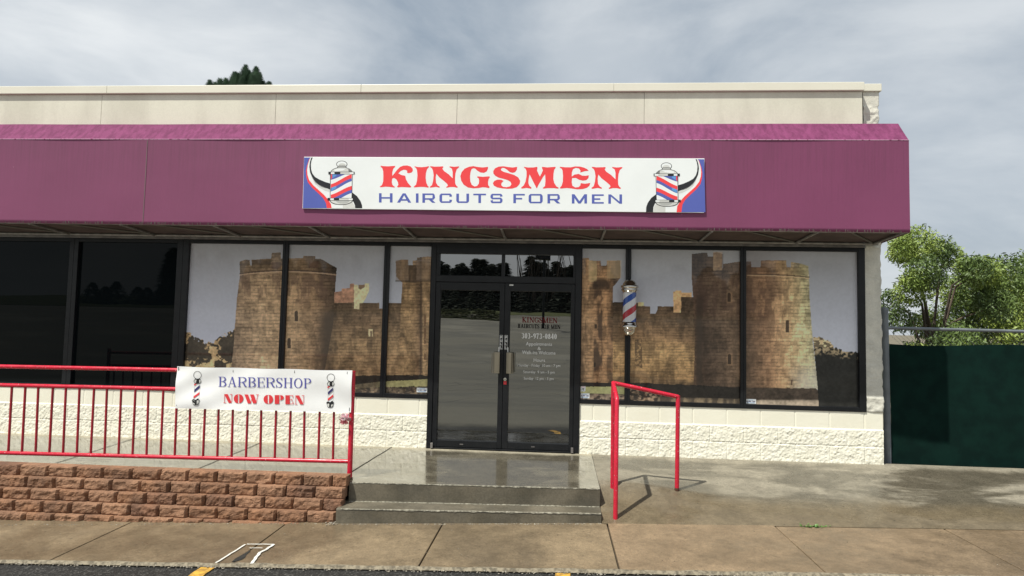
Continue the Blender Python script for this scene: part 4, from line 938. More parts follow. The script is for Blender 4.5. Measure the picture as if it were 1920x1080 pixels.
LET = {
'K': [(110,85),(150,92),(220,95),(290,90),(328,88),(325,105),(300,130),(285,180),(283,240),(320,195),(355,150),(400,105),(450,85),(510,82),(560,98),(590,130),(592,165),(570,190),(530,198),(505,190),(510,165),(490,150),(455,146),(410,165),(375,200),(420,225),(478,237),(490,290),(520,345),(555,385),(572,403),(555,412),(490,408),(420,405),(370,412),(355,400),(375,375),(370,335),(345,290),(310,268),(283,280),(277,330),(285,370),(310,395),(325,402),(318,413),(240,403),(180,400),(110,410),(97,398),(130,375),(148,320),(150,240),(148,170),(135,125),(108,97)],
'I': [(618,92),(660,105),(730,108),(800,100),(832,92),(835,105),(805,140),(788,200),(785,270),(795,340),(815,385),(832,402),(825,415),(770,405),(700,403),(615,412),(605,400),(640,370),(655,310),(662,230),(655,150),(640,120),(618,103)],
'N': [(855,92),(920,100),(1000,98),(1045,95),(1050,108),(1035,130),(1060,165),(1130,215),(1190,275),(1190,180),(1178,130),(1140,105),(1145,95),(1210,102),(1288,95),(1285,110),(1250,140),(1232,200),(1225,280),(1228,350),(1245,385),(1268,403),(1258,417),(1210,405),(1150,405),(1100,417),(1092,405),(1118,385),(1110,360),(1060,315),(990,260),(945,205),(935,260),(940,340),(965,380),(998,402),(990,415),(940,402),(855,415),(845,403),(880,375),(897,310),(905,230),(895,160),(880,125),(853,105)],
'G': [(1440,100),(1500,92),(1570,105),(1640,112),(1700,105),(1718,100),(1720,130),(1700,170),(1660,192),(1610,188),(1560,160),(1530,130),(1505,122),(1475,135),(1458,180),(1450,250),(1455,320),(1475,370),(1515,397),(1555,390),(1582,355),(1587,310),(1580,275),(1555,258),(1560,245),(1640,252),(1740,245),(1748,258),(1730,285),(1720,330),(1722,375),(1745,405),(1735,422),(1690,412),(1640,408),(1580,420),(1500,425),(1420,412),(1355,370),(1318,310),(1305,240),(1325,180),(1370,130)],
'S': [(305,98),(300,140),(275,175),(240,185),(200,175),(160,140),(120,115),(90,112),(70,130),(75,150),(110,170),(180,190),(260,215),(320,250),(348,300),(340,345),(300,390),(240,410),(170,415),(90,408),(20,395),(-30,370),(-45,335),(-25,300),(20,283),(70,283),(110,300),(80,330),(75,360),(100,385),(150,392),(200,380),(222,350),(210,315),(170,290),(110,272),(40,255),(-10,228),(-38,195),(-40,160),(-15,120),(40,95),(110,90),(180,102),(240,108),(280,102)],
'M': [(405,98),(460,108),(540,107),(590,98),(598,110),(590,150),(612,200),(632,238),(655,195),(675,150),(660,110),(665,98),(740,107),(855,98),(860,110),(838,140),(828,200),(825,270),(838,330),(870,380),(905,400),(893,413),(840,405),(740,405),(680,413),(673,402),(705,375),(712,300),(707,205),(680,240),(640,310),(610,360),(588,412),(560,360),(530,300),(500,240),(483,205),(470,270),(466,330),(480,370),(512,400),(505,413),(440,402),(370,413),(360,400),(400,365),(425,310),(440,230),(440,160),(425,125),(403,110)],
'E': [(920,98),(1000,105),(1080,105),(1140,92),(1210,95),(1270,110),(1310,130),(1335,155),(1280,160),(1215,180),(1215,150),(1195,122),(1150,112),(1110,130),(1092,180),(1090,240),(1130,210),(1190,200),(1240,225),(1290,228),(1337,220),(1330,260),(1300,290),(1250,297),(1200,285),(1150,258),(1095,260),(1090,320),(1100,370),(1140,395),(1190,390),(1215,365),(1220,332),(1280,342),(1358,330),(1345,370),(1310,400),(1250,418),(1170,422),(1090,410),(1020,403),(930,412),(918,400),(945,370),(962,310),(965,230),(958,150),(945,125),(918,110)]}
fa = lambda p: (700+p[0]*.125, 300+p[1]*.125)
fb = lambda p: (930+p[0]*.13021, 300+p[1]*.13021)
for name, pts in [(c, [fa(p) for p in LET[c]]) for c in 'KING']+[(c, [fb(p) for p in LET[c]]) for c in 'SME']+[('N', [(1109.7+(x-806.6)*1.053, 312.8+(y-311.5)*1.02) for x, y in [fa(p) for p in LET['N']]])]:
    k = Ink(sgn_pt); k.poly(pts); k.mb.build('red_letter', M['ink_red'], sg)
def eurob(ch, x0, x1, y0, y1, V=4.9, H=2.9):
    k = Ink(sgn_pt); m = (y0+y1)/2; v, h = V/2, H/2
    if ch in 'HRFEMNCO' and ch not in 'CO': k.vst(x0+v, y0, y1, V)
    if ch == 'H': k.vst(x1-v, y0, y1, V); k.hst(x0, x1, m, H)
    if ch == 'I': k.vst((x0+x1)/2, y0, y1, V)
    if ch == 'A':
        c = (x0+x1)/2; k.poly([(x0, y1), (c-2.6, y0), (c+.2, y0), (c+.2, y0+3.2), (x0+V*1.15, y1)]); k.poly([(x1, y1), (c+2.6, y0), (c-.2, y0), (c-.2, y0+3.2), (x1-V*1.15, y1)]); k.hst(x0+5.6, x1-5.6, y1-5, H)
    if ch == 'R':
        k.hst(x0, x1-3, y0+h, H); k.hst(x0, x1-3, m+1.6, H); k.stroke([(x1-4, y0+h), (x1-v-.3, y0+3), (x1-v, m-1), (x1-4, m+1.6)], [H, V*.8, V, H]); k.poly([(x1-12, m+2.6), (x1-6, m+2.6), (x1+.6, y1), (x1-5.5, y1)])
    if ch in 'CO':
        k.hst(x0+2.5, x1-2.5, y0+h, H); k.hst(x0+2.5, x1-2.5, y1-h, H); k.stroke([(x0+3, y0+h), (x0+v+.4, y0+2.6), (x0+v, y0+4.5), (x0+v, y1-4.5), (x0+v+.4, y1-2.6), (x0+3, y1-h)], [H, V*.85, V, V, V*.85, H])
        if ch == 'O': k.stroke([(x1-3, y0+h), (x1-v-.4, y0+2.6), (x1-v, y0+4.5), (x1-v, y1-4.5), (x1-v-.4, y1-2.6), (x1-3, y1-h)], [H, V*.85, V, V, V*.85, H])
        else: k.stroke([(x1-3, y0+h), (x1-v-.4, y0+2.6), (x1-v, y0+5.8)], [H, V*.85, V]); k.stroke([(x1-3, y1-h), (x1-v-.4, y1-2.6), (x1-v, y1-5.8)], [H, V*.85, V])
    if ch == 'U':
        k.vst(x0+v, y0, y1-4, V); k.vst(x1-v, y0, y1-4, V); k.hst(x0+2.5, x1-2.5, y1-h, H); k.stroke([(x0+v, y1-4.5), (x0+v+.4, y1-2.6), (x0+3.2, y1-h)], [V, V*.85, H]); k.stroke([(x1-v, y1-4.5), (x1-v-.4, y1-2.6), (x1-3.2, y1-h)], [V, V*.85, H])
    if ch == 'T': k.hst(x0, x1, y0+h, H); k.vst((x0+x1)/2, y0+h, y1, V)
    if ch == 'S':
        k.stroke([(x1-v, y0+5.2), (x1-v-.3, y0+2.6), (x1-3.2, y0+h)], [V, V*.8, H]); k.hst(x0+2.5, x1-2.5, y0+h, H); k.stroke([(x0+3, y0+h), (x0+v+.3, y0+2.6), (x0+v, m-2.6), (x0+3.2, m)], [H, V*.85, V, H]); k.hst(x0+2.6, x1-2.6, m, H)
        k.stroke([(x1-3.2, m), (x1-v, m+2.6), (x1-v-.3, y1-2.6), (x1-3, y1-h)], [H, V, V*.85, H]); k.hst(x0+2.5, x1-2.5, y1-h, H); k.stroke([(x0+v, y1-5.2), (x0+v+.3, y1-2.6), (x0+3.2, y1-h)], [V, V*.8, H])
    if ch in 'FE':
        k.hst(x0, x1, y0+h, H); k.hst(x0, x1-5 if ch == 'F' else x1-6.5, m+.2, H)
        if ch == 'E': k.hst(x0, x1, y1-h, H)
    if ch == 'M': k.vst(x1-v, y0, y1, V); c = (x0+x1)/2; k.poly([(x0, y0), (x0+V, y0), (c+.1, y1-4.2), (c+.1, y1), (c-2.2, y1)]); k.poly([(x1, y0), (x1-V, y0), (c-.1, y1-4.2), (c-.1, y1), (c+2.2, y1)])
    if ch == 'N': k.vst(x1-v, y0, y1, V); k.poly([(x0, y0), (x0+V, y0), (x1, y1), (x1-V, y1)])
    k.mb.build('blue_letter', M['ink_blue'], sg)
ya = lambda x: 362.3+(x-710)*.0052
for ch, a, b in (('H',710.6,736),('A',744.5,771),('I',779.6,785),('R',792,815.8),('C',824,847.6),('U',855.6,879.4),('T',887.5,911.3),('S',919.4,942.4),('F',962.5,984),('O',991.2,1017.5),('R',1026.5,1050),('M',1072.2,1100.6),('E',1109.7,1132),('N',1140.6,1166.3)):
    eurob(ch, a, b, ya(a), ya(a)+17.4)
def emblem(mirror):
    def fn(x, y, n):
        px, py = 565+x/9., 285+y/9.
        if mirror: px = 1890.5-px; py += 3.4+.0*(px-945)
        return sgn_pt(px, py, n)
    k = Ink(fn)
    mats = [M['ink_blue'], M['ink_red'], M['ink_black'], M['ink_lgrey'], M['ink_mgrey'], M['white_print'], M['ink_sky'], M['ink_grey']]
    red_l = [(132, 120), (95, 230), (78, 320), (85, 420), (110, 510), (180, 600), (290, 700), (370, 780), (415, 860), (432, 950)]
    lo = 948 if not mirror else 985
    red_l[-1] = (432, lo)
    k.poly([(48, 92), (158, 92), (132, 120)]+red_l[1:]+[(26, lo)], 0)
    k.poly([(150, 96)]+red_l+[(512, lo), (500, 880), (450, 800), (380, 720), (290, 640), (200, 560), (130, 470), (103, 380), (97, 300), (110, 210), (135, 130)], 1)
    k.poly([(180, 430), (240, 500), (320, 558), (400, 604), (478, 634), (472, 672), (400, 650), (310, 600), (225, 530)], 3)
    k.poly([(180, 430), (250, 502), (330, 560), (410, 606), (430, 620), (340, 590), (240, 520)], 4)
    k.poly([(170, 92), (145, 170), (135, 250), (150, 350), (180, 420), (230, 490), (300, 555), (400, 600), (490, 634), (490, 532), (400, 505), (300, 462), (230, 420), (185, 360), (165, 290), (160, 210), (172, 140), (192, 92)], 2)
    k.poly([(858, 682), (940, 745), (1000, 830), (1025, 900), (1028, lo), (910, lo), (905, 900), (880, 840), (835, 790)], 2)
    k.poly([(700, 890), (850, 830), (895, 900), (905, lo), (700, lo)], 3)
    k.poly([(520, 890), (700, 890), (700, lo), (518, lo)], 5)
    def ell(cx, cy, rx, ry, a0=0, a1=360, n=30): return [(cx+rx*math.cos(rad(a0+(a1-a0)*i/n)), cy+ry*math.sin(rad(a0+(a1-a0)*i/n))) for i in range(n+(a1-a0 != 360))]
    k.poly(ell(684, 207, 93, 60), 2); k.poly(ell(684, 207, 83, 51), 5); k.poly(ell(690, 222, 60, 30), 3)
    k.poly([(612, 248), (628, 232), (742, 232), (757, 248), (770, 272), (598, 272)], 2); k.poly([(625, 246), (745, 246), (760, 275), (608, 275)], 3)
    dome = [(490, 342), (505, 312), (545, 283), (610, 262), (760, 262), (815, 283), (850, 312), (870, 342)]
    k.poly(dome, 2); k.poly([(682+(x-682)*.965, y+8) for x, y in dome], 3); k.poly([(790, 275), (815, 288), (850, 318), (862, 345), (800, 340)], 4); k.poly([(560, 296), (640, 275), (760, 278), (700, 312), (560, 330)], 5)
    k.poly(ell(675, 812, 198, 82, 0, 180), 2); k.poly(ell(675, 812, 186, 72, 0, 180), 3); k.poly(ell(700, 812, 120, 62, 0, 180), 7)
    k.poly([(486, 365), (866, 365), (856, 785), (482, 785)], 2); k.poly([(498, 370), (858, 370), (848, 778), (492, 778)], 5)
    def band(yl0, yr0, yl1, yr1, mi, x0=498, x1=852):
        n = 10; P = []
        for (a, b, rng) in ((yl0, yr0, range(n+1)), (yl1, yr1, range(n, -1, -1))):
            for i in rng:
                t = i/n; s = t*t*(3-2*t); q = a+(b-a)*(.55*t+.45*s); P.append((x0+(x1-x0)*t, min(max(q, 373), 776)))
        k.poly(P, mi)
    band(545, 376, 608, 442, 1); band(608, 442, 668, 492, 0); band(722, 572, 790, 636, 1); band(790, 636, 860, 692, 0); band(372, 250, 470, 340, 0)
    k.poly([(500, 376), (520, 376), (520, 440), (500, 470)], 1); k.poly([(528, 382), (592, 382), (592, 402), (528, 440)], 6); k.poly([(512, 600), (592, 572), (592, 612), (508, 660)], 6)
    k.poly([(458, 334), (900, 334), (898, 378), (458, 378)], 2); k.poly([(500, 342), (560, 342), (560, 372), (500, 372)], 5); k.poly([(660, 342), (820, 342), (820, 372), (660, 372)], 3); k.poly([(820, 342), (884, 342), (884, 374), (820, 374)], 5)
    k.poly([(443, 775), (875, 778), (873, 820), (443, 818)], 2); k.poly([(490, 783), (550, 783), (550, 812), (490, 812)], 5); k.poly([(640, 784), (800, 784), (800, 814), (640, 814)], 3); k.poly([(800, 784), (868, 784), (868, 814), (800, 814)], 5)
    k.mb.build('sign_emblem', mats, sg)
emblem(False); emblem(True)

# ------------------------------------------------------------------ barber pole
PX, PY = .012, -.128
bp = empty('barber_pole', (PX, PY+.1, 1.47), 'red white and blue striped barber pole with chrome ends on the window post', 'barber pole')
R = .082
m = MB(); m.lathe([(0.001, 2.165), (.03, 2.160), (.06, 2.143), (.082, 2.115), (.090, 2.090), (.108, 2.086), (.110, 2.062), (.098, 2.056), (.098, 2.044), (.104, 2.040), (.104, 2.026), (.092, 2.020), (.092, 2.004), (.078, 2.002), (.001, 2.002)], PX, PY); m.build('top_cap', M['chrome'], bp)
m = MB(); m.lathe([(.001, 1.640), (.086, 1.640), (.086, 1.622), (.092, 1.618), (.092, 1.604), (.106, 1.598), (.106, 1.572), (.090, 1.566), (.088, 1.548), (.080, 1.518), (.062, 1.490), (.035, 1.474), (.001, 1.468)], PX, PY); m.build('bottom_cap', M['chrome'], bp)
n, nz = 96, 130; m = MB()
th = [2*math.pi*i/n for i in range(n+1)]; zz = [1.636+.370*j/nz for j in range(nz+1)]
vs = [(PX+R*math.cos(t), PY+R*math.sin(t), z) for z in zz for t in th[:-1]]; m.v = vs
for j in range(nz):
    for i in range(n):
        a = th[i]+math.pi/n; d = (a+math.pi/2) % (2*math.pi); d = d-2*math.pi if d > math.pi else d
        ph = ((zz[j]-1.935-.66*R*d)/.34) % 1.
        mi = 2 if (ph < .12 or ph > .88) else (0 if (ph < .38 or ph > .62) else 1)
        m.f.append([j*n+i, j*n+(i+1) % n, (j+1)*n+(i+1) % n, (j+1)*n+i]); m.m.append(mi); m.s.append(True)
m.build('striped_cylinder', [M['pole_white'], M['pole_red'], M['pole_blue']], bp)
for a in (2.02, 1.57): m = MB(); m.box(PX-.03, PX+.03, PY+.06, -.014, a, a+.055); m.build('wall_bracket', M['bar'], bp, bevel=.003)

# ------------------------------------------------------------------ left railing with banner
YR = -1.490
ra = empty('railing', (-2.98, YR, -.04), 'long red pipe railing with thin upright bars behind the white banner', 'railing')
def pipe(name, pts, r, par, mat='red_paint', n=14): m = MB(); m.tube(pts, r, n); return m.build(name, M[mat], par)
for x in (-2.977, -7.9):
    p = pipe('post', [(x, YR, -.052), (x-.004, YR, 1.062)], .026, ra)
    b = MB(); b.lathe([(.028, -.047), (.034, -.043), (.031, -.028), (.027, -.022)], x, YR, 16); b.build('rust_collar', M['rust'], p)
pipe('top_rail', [(-7.9, YR, 1.000), (-5.4, YR, 1.018), (-2.985, YR, 1.030)], .021, ra)
pipe('mid_rail', [(-7.9, YR, .800), (-5.4, YR, .818), (-2.985, YR, .832)], .021, ra)
pipe('bottom_rail', [(-7.9, YR, .075), (-5.37, YR, .105), (-2.985, YR, .135)], .021, ra)
i = 0; x = -3.158
while x > -7.8:
    pipe('baluster', [(x, YR, .130+(x+2.985)*.0122), (x-.012+.006*math.sin(i*2.3), YR, .825+(x+2.985)*.0060)], .0125, ra, 'red_dark', 10); x -= .1545; i += 1
# banner
BX0, BX1 = -4.868, -2.978
def cloth(x, z):
    u = (x-BX0)/(BX1-BX0); w = (z-.63)/.41
    f = .010*np.sin(9*u+5*w)*np.exp(-3.2*u)+.006*np.sin(17*u-9*w+1)*np.exp(-2.5*u)+.004*np.sin(6*u+2.2*w)+.007*np.sin(7*(1-u)-7*w)*np.exp(-6*(1-u))+.0035*np.sin(26*u)*np.clip(w-.6, 0, 1)
    return YR-.034-f
bn = empty('banner', (-3.92, YR-.03, .63), 'white vinyl banner reading BARBERSHOP NOW OPEN tied to the red railing', 'banner')
U, V = np.meshgrid(np.linspace(0, 1, 150), np.linspace(0, 1, 50))
xl = BX0+.012*(1-V)+.0*U; Xb = xl+(BX1-xl)*U; sag = .010*np.sin(U*np.pi*3)**2
Zb = (.626+.014*U)+((1.062+.008*U-sag*.5)-(.626+.014*U))*V
grid('banner_cloth', np.stack([Xb, cloth(Xb, Zb), Zb], -1), M['banner'], bn)
Yb2 = cloth(Xb, Zb)+.003; grid('banner_back', np.stack([Xb, Yb2, Zb], -1)[:, ::-1], M['banner'], bn)
def bpt(x, y, n):
    p = at(x, y, YR-.037); return (p[0], float(cloth(p[0], p[2]))-.0030-.00016*min(n, 12), p[2])
def bline(txt, x0, x1, y0, y1, h, T, t, mat, sp):
    k = Ink(bpt, 6); didone_line(k, txt, x0, x1, y0, h, T, t, 0, sp, y1=y1); k.mb.build('lettering', M[mat], bn)
bline('BARBERSHOP', 409.5, 583.5, 706.3, 709.6, 18.6, 2.75, .8, 'ink_blue2', .16)
k = Ink(bpt, 6)                             # fat stencil letters
def fat(ch, x0, x1, y0, y1):
    w = x1-x0; h = y1-y0; c = (x0+x1)/2
    if ch == 'N': k.poly([(x0+w*.08, y0), (x0+w*.48, y0), (x1-w*.06, y1), (x1-w*.42, y1)]); k.vst(x0+w*.12, y0+1, y1, .8); k.vst(x1-w*.07, y0, y1-2, .8); k.hst(x0, x0+w*.3, y1-.4, .9); k.hst(x1-w*.26, x1, y0+.5, 1.0)
    if ch == 'O':
        for s in (-1, 1): k.poly([(c+s*w*.07, y0+.3)]+[(c+s*(w*.07+w*.43*math.sin(rad(a))), (y0+y1)/2-h/2*math.cos(rad(a))) for a in range(8, 173, 12)]+[(c+s*w*.07, y1-.3)])
        k.hst(c-w*.1, c+w*.1, y0+.4, .7); k.hst(c-w*.1, c+w*.1, y1-.4, .7)
    if ch == 'W':
        k.poly([(x0, y0), (x0+w*.24, y0), (x0+w*.46, y1*.92+y0*.08), (x0+w*.44, y1), (x0+w*.24, y1)]); k.poly([(x0+w*.38, y0), (x0+w*.64, y0), (x0+w*.84, y1*.9+y0*.1), (x0+w*.80, y1), (x0+w*.60, y1)]); k.stroke([(x0+w*.80, y1), (x1-w*.08, y0)], .9); k.stroke([(x0+w*.42, y1), (x0+w*.5, y0+h*.5)], .9); k.hst(x1-w*.2, x1, y0+.5, 1.)
    if ch == 'P':
        k.poly([(x0, y0), (x0+w*.5, y0), (x0+w*.5, y1), (x0, y1)]); k.poly([(x0+w*.62, y0+.3)]+[(x0+w*.62+w*.38*math.sin(rad(a)), y0+h*.29-h*.29*math.cos(rad(a))) for a in range(8, 173, 12)]+[(x0+w*.62, y0+h*.58)]); k.hst(x0+w*.45, x0+w*.7, y0+.5, .8); k.hst(x0+w*.45, x0+w*.7, y0+h*.56, .8)
    if ch == 'E':
        k.poly([(x0, y0), (x0+w*.56, y0), (x0+w*.56, y1), (x0, y1)]); k.hst(x0, x1, y0+.5, .9); k.hst(x0, x1, y1-.5, .9); k.vst(x1-.5, y0, y0+h*.28, 1.); k.vst(x1-.4, y1-h*.3, y1, 1.2); k.hst(x0, x1-w*.16, (y0+y1)/2, .8); k.vst(x1-w*.16, y0+h*.38, y0+h*.64, 1.)
for word in range(2):
  k = Ink(bpt, 6)
  for ch, a, b in ((('N', 419, 435.5), ('O', 438, 456), ('W', 458, 485.5)), (('O', 494, 512), ('P', 515, 532), ('E', 535, 549.5), ('N', 552, 570.5)))[word]:
    yy = 738.9+(a-419)*.019; fat(ch, a, b, yy, yy+16.8)
  k.mb.build('lettering', M['ink_red2'], bn)
def banner_pole(px, py):
    k = Ink(bpt); f = lambda x, y: (px+(x-410)/13.5, py+(y-510)/13.5)
    def ell(cx, cy, rx, ry, n=26): return [f(cx+rx*math.cos(2*math.pi*i/n), cy+ry*math.sin(2*math.pi*i/n)) for i in range(n)]
    k.stroke([f(410+96*math.cos(2*math.pi*i/30), 182+98*math.sin(2*math.pi*i/30)) for i in range(31)], .75, 0)
    k.poly([f(355, 265), f(385, 285), f(430, 285), f(470, 265), f(480, 285), f(345, 285)], 0)
    k.poly([f(312, 330), f(345, 282), f(480, 282), f(500, 335), f(480, 385), f(440, 402), f(360, 402), f(325, 385)], 0)
    k.poly([f(328, 330), f(350, 298), f(385, 296), f(375, 350), f(385, 385), f(335, 378)], 1); k.poly([f(450, 300), f(480, 300), f(490, 335), f(470, 378), f(450, 385)], 1); k.poly([f(335, 340), f(375, 345), f(375, 358), f(335, 354)], 4)
    k.stroke([f(325, 405+38*i) for i in range(11)], .35, 5); k.stroke([f(470-1*i, 405+38*i) for i in range(11)], .35, 5)
    k.poly([f(318, 404), f(395, 404), f(328, 455)], 2); k.poly([f(330, 550), f(462, 430), f(462, 500), f(332, 618)], 3); k.poly([f(326, 715), f(466, 605), f(466, 665), f(328, 768)], 2)
    k.poly([f(288, 815), f(320, 785), f(345, 790), f(385, 805), f(430, 770), f(450, 765), f(455, 790), f(490, 815), f(470, 840), f(462, 905), f(430, 935), f(370, 940), f(320, 925), f(302, 850)], 0)
    k.poly([f(310, 830), f(350, 810), f(365, 830), f(360, 925), f(325, 912)], 1); k.poly([f(415, 820), f(465, 815), f(452, 895), f(410, 925), f(415, 870)], 1)
    k.mb.build('printed_barber_pole', [M['ink_black'], M['ink_lgrey'], M['ink_red2'], M['ink_navy'], M['banner'], M['ink_grey']], bn)
banner_pole(370.2, 727.6); banner_pole(620.6, 732.4)
for x, z in ((-4.85, 1.02), (-4.25, 1.02), (-3.59, 1.028), (-3.03, 1.035), (-4.84, .655), (-2.995, .655)):
    m = MB(); zr = 1.02 if z > .9 else z; m.tube([(x, float(cloth(x, z))-.002, z), (x, YR-.03, z+.03), (x+.004, YR, z+.032), (x, YR+.03, z+.01), (x, YR+.005, z-.02)], .0028, 6); m.build('tie', M['zip'], bn)
rb = empty('ribbon_bow', (-3.02, YR-.04, .59), 'small pink and white ribbon bow hanging at the right end of the railing', 'ribbon'); random.seed(9)
m = MB()
for i in range(44):
    a = random.uniform(0, 6.28); e = random.uniform(-1.2, 1.2); d = Vector((math.cos(a)*math.cos(e), .7*math.sin(a)*math.cos(e), math.sin(e))); c = Vector((-3.035, YR-.04, .575)); s = d.cross(Vector((.3, .5, .8))).normalized()
    P = [c+d*.004, c+d*.038+s*.024, c+d*.060+s*.018, c+d*.064-s*.012, c+d*.038-s*.024]; m.poly(P, 1 if e < -.8 else 0)
m.build('bow_loops', [M['pink'], M['hot_pink']], rb); m = MB(); m.tube([(-2.985, YR-.02, .65), (-3.012, YR-.035, .62), (-3.03, YR-.04, .585)], .003, 6); m.build('bow_string', M['hot_pink'], rb)

# ------------------------------------------------------------------ right handrail
hr = empty('handrail', (-.28, -1.4, -.2), 'red three-legged pipe handrail standing on the ramp right of the steps', 'handrail')
c0 = (-.272, -1.17, .985)
pipe('front_post', [(-.281, -1.652, -.345), (-.280, -1.652, .855), (-.2795, -1.640, .875), c0], .0225, hr)
pipe('rear_post', [(-.268, -1.185, -.16), c0, (-.272, -1.172, .995)], .0225, hr)
pipe('cross_rail', [c0, (.411, -1.13, .855)], .0225, hr)
p = pipe('end_post', [(.405, -1.13, -.20), (.411, -1.13, .867)], .0225, hr)
m = MB(); m.lathe([(.0235, -.145), (.026, -.14), (.0255, -.105), (.0235, -.09)], .405, -1.13, 14); m.build('rust_collar', M['rust'], p)

# ------------------------------------------------------------------ fence at the corner
fc = empty('chain_link_fence', (3.2, .2, 0), 'grey chain link fence with dark green screen beside the shop corner', 'fence')
def fpipe(name, pts, r, n=14): m = MB(); m.tube(pts, r, n); return m.build(name, M['fence_metal'], fc)
p = fpipe('gate_post', [(3.215, .2, -.12), (3.198, .2, 1.86)], .040); m = MB(); m.lathe([(.043, 1.85), (.043, 1.875), (.03, 1.89), (.001, 1.895)], 3.198, .2, 16); m.build('post_cap', M['fence_metal'], p)
for x in (5.6, 8.0, 10.4): fpipe('line_post', [(x, .2, -.2), (x, .2, 1.66)], .028)
fpipe('top_rail', [(3.2, .2, 1.637), (10.4, .2, 1.60)], .020)
m = MB(); x = 3.2
while x < 10.4:
    for s in (1, -1):
        xa = x if s > 0 else x+1.70
        m.tube([(xa, .235+.002*s, -.05), (xa+s*1.70, .235+.002*s, 1.63)], .0016, 3, cap=False)
    x += .056
m.build('wire_mesh', M['fence_metal'], fc)
U, V = np.meshgrid(np.linspace(3.245, 10.4, 160), np.linspace(.0, 1.505, 30)); grid('privacy_screen', np.stack([U, .20+.02*np.sin(U*5+V*2)*np.sin(V*2.1)+.012*(fbm(U*3, V*3, 3)-.5), V-.06+.012*np.sin(U*3)*V], -1), M['screen'], fc)

# ------------------------------------------------------------------ trees
def leaf_mesh(name, centers, n, size, mats, parent, seed, flat=.9, drop=.0, shades=None):
    rs = np.random.RandomState(seed); c = np.array([q[:3] for q in centers]); r = np.array([q[3] for q in centers]); w = r**2; w = w/w.sum()
    idx = rs.choice(len(c), n, p=w); d = rs.normal(size=(n, 3)); d /= np.linalg.norm(d, axis=1)[:, None]
    p = c[idx]+d*(r[idx]*rs.uniform(.35, 1.0, n)**.7)[:, None]*np.array([1, 1, flat])
    a = rs.normal(size=(n, 3)); a[:, 2] -= drop; a /= np.linalg.norm(a, axis=1)[:, None]; b = np.cross(a, rs.normal(size=(n, 3))); b /= np.linalg.norm(b, axis=1)[:, None]
    L = size*rs.uniform(.6, 1.3, n)[:, None]; W = L*.30
    q = np.stack([p, p+a*L*.45+b*W*.5, p+a*L, p+a*L*.45-b*W*.5], 1).reshape(-1, 3)
    me = bpy.data.meshes.new(name); me.vertices.add(4*n); me.vertices.foreach_set('co', q.reshape(-1).astype(np.float32))
    me.loops.add(4*n); me.loops.foreach_set('vertex_index', np.arange(4*n, dtype=np.int32)); me.polygons.add(n); me.polygons.foreach_set('loop_start', np.arange(n, dtype=np.int32)*4)
    for m_ in mats: me.materials.append(m_)
    me.polygons.foreach_set('material_index', (hsh(idx.astype(float), 3., seed) > .5).astype(np.int32)*(len(mats)-1)); me.update(calc_edges=True); me.validate()
    o = bpy.data.objects.new(name, me); COL.objects.link(o); setpar(o, parent); return o
def tree(x, y, z0, h, rad_, label, mats, n, seed, size=.13):
    random.seed(seed); t = empty('leafy_tree', (x, y, z0), label, 'tree', 'trees behind the fence')
    tr = MB(); top = Vector((x+random.uniform(-.2, .2), y, z0+h*.62)); tr.tube([(x, y, z0), (x+.05, y, z0+h*.25), tuple(top)], [.09, .07, .03], 10)
    cs = []
    for i in range(34):
        a = random.uniform(0, 6.28); zz_ = random.uniform(.14, .94); rr = rad_*math.sqrt(max(.08, 1-((zz_-.5)/.52)**2))*random.uniform(.35, 1.); c = Vector((x+rr*math.cos(a), y+rr*math.sin(a), z0+h*zz_))
        if i < 12: tr.tube([(x, y, z0+h*random.uniform(.15, .5)), tuple((Vector((x, y, z0+h*zz_*.8))+c)/2), tuple(c)], [.03, .02, .008], 6)
        cs.append((c.x, c.y, c.z, rad_*random.uniform(.22, .42)))
    tr.build('trunk', M['bark'], t); leaf_mesh('crown', cs, n, size, mats, t, seed, drop=.6)
tree(6.85, 5.6, -.1, 3.75, 1.2, 'bright yellow-green leafy tree just right of the shop corner', [M['leaf'], M['leaf_dark']], 42000, 4, .085)
tree(9.6, 7.2, -.1, 3.3, 1.5, 'rounded green tree further right behind the fence', [M['leaf_dark'], M['leaf']], 40000, 7, .095)
tree(12.6, 9.5, -.1, 4.2, 1.8, 'larger green tree at the far right behind the fence', [M['leaf_dark'], M['leaf']], 40000, 9, .11)

pn = empty('pine_tree', (-12.6, 14, -.5), 'dark pine tree with upright shoots showing above the roof', 'tree')
m = MB(); m.tube([(-12.6, 14, -.5), (-12.55, 14, 5), (-12.5, 14, 10.0)], [.28, .2, .05], 10); m.build('trunk', M['bark'], pn)
rs = np.random.RandomState(2); Vn = []; 
tips = [at(x, y, 14+dy) for x, y, dy in ((394, 147, 0), (404, 151, .4), (413, 144, -.3), (424, 143.5, .2), (433, 149, .5), (441, 131, 0), (447, 134, .3), (455, 140, -.4), (461, 119, 0), (467, 128, .3), (474, 136, -.4), (481, 122, 0), (487, 133, .3), (478, 132, -.2), (494, 149, .2), (500, 154, .5), (505, 150, 0), (514, 158, .2))]
segs = []
for tp in tips:
    L = 1.3; segs.append((np.array(tp)-np.array([0, 0, .05]), np.array([rs.uniform(-.1, .1), 0, -1.])*L, 5200, .20))
for _ in range(46):
    z = rs.uniform(3.5, 9.7); rr = (10.6-z)*.33*rs.uniform(.5, 1.); a = rs.uniform(0, 6.28); segs.append((np.array([-12.55+rr*np.cos(a), 14+rr*np.sin(a), z+.5]), np.array([-.5*np.cos(a), -.5*np.sin(a), -.9]), 500, .17))
Q = []
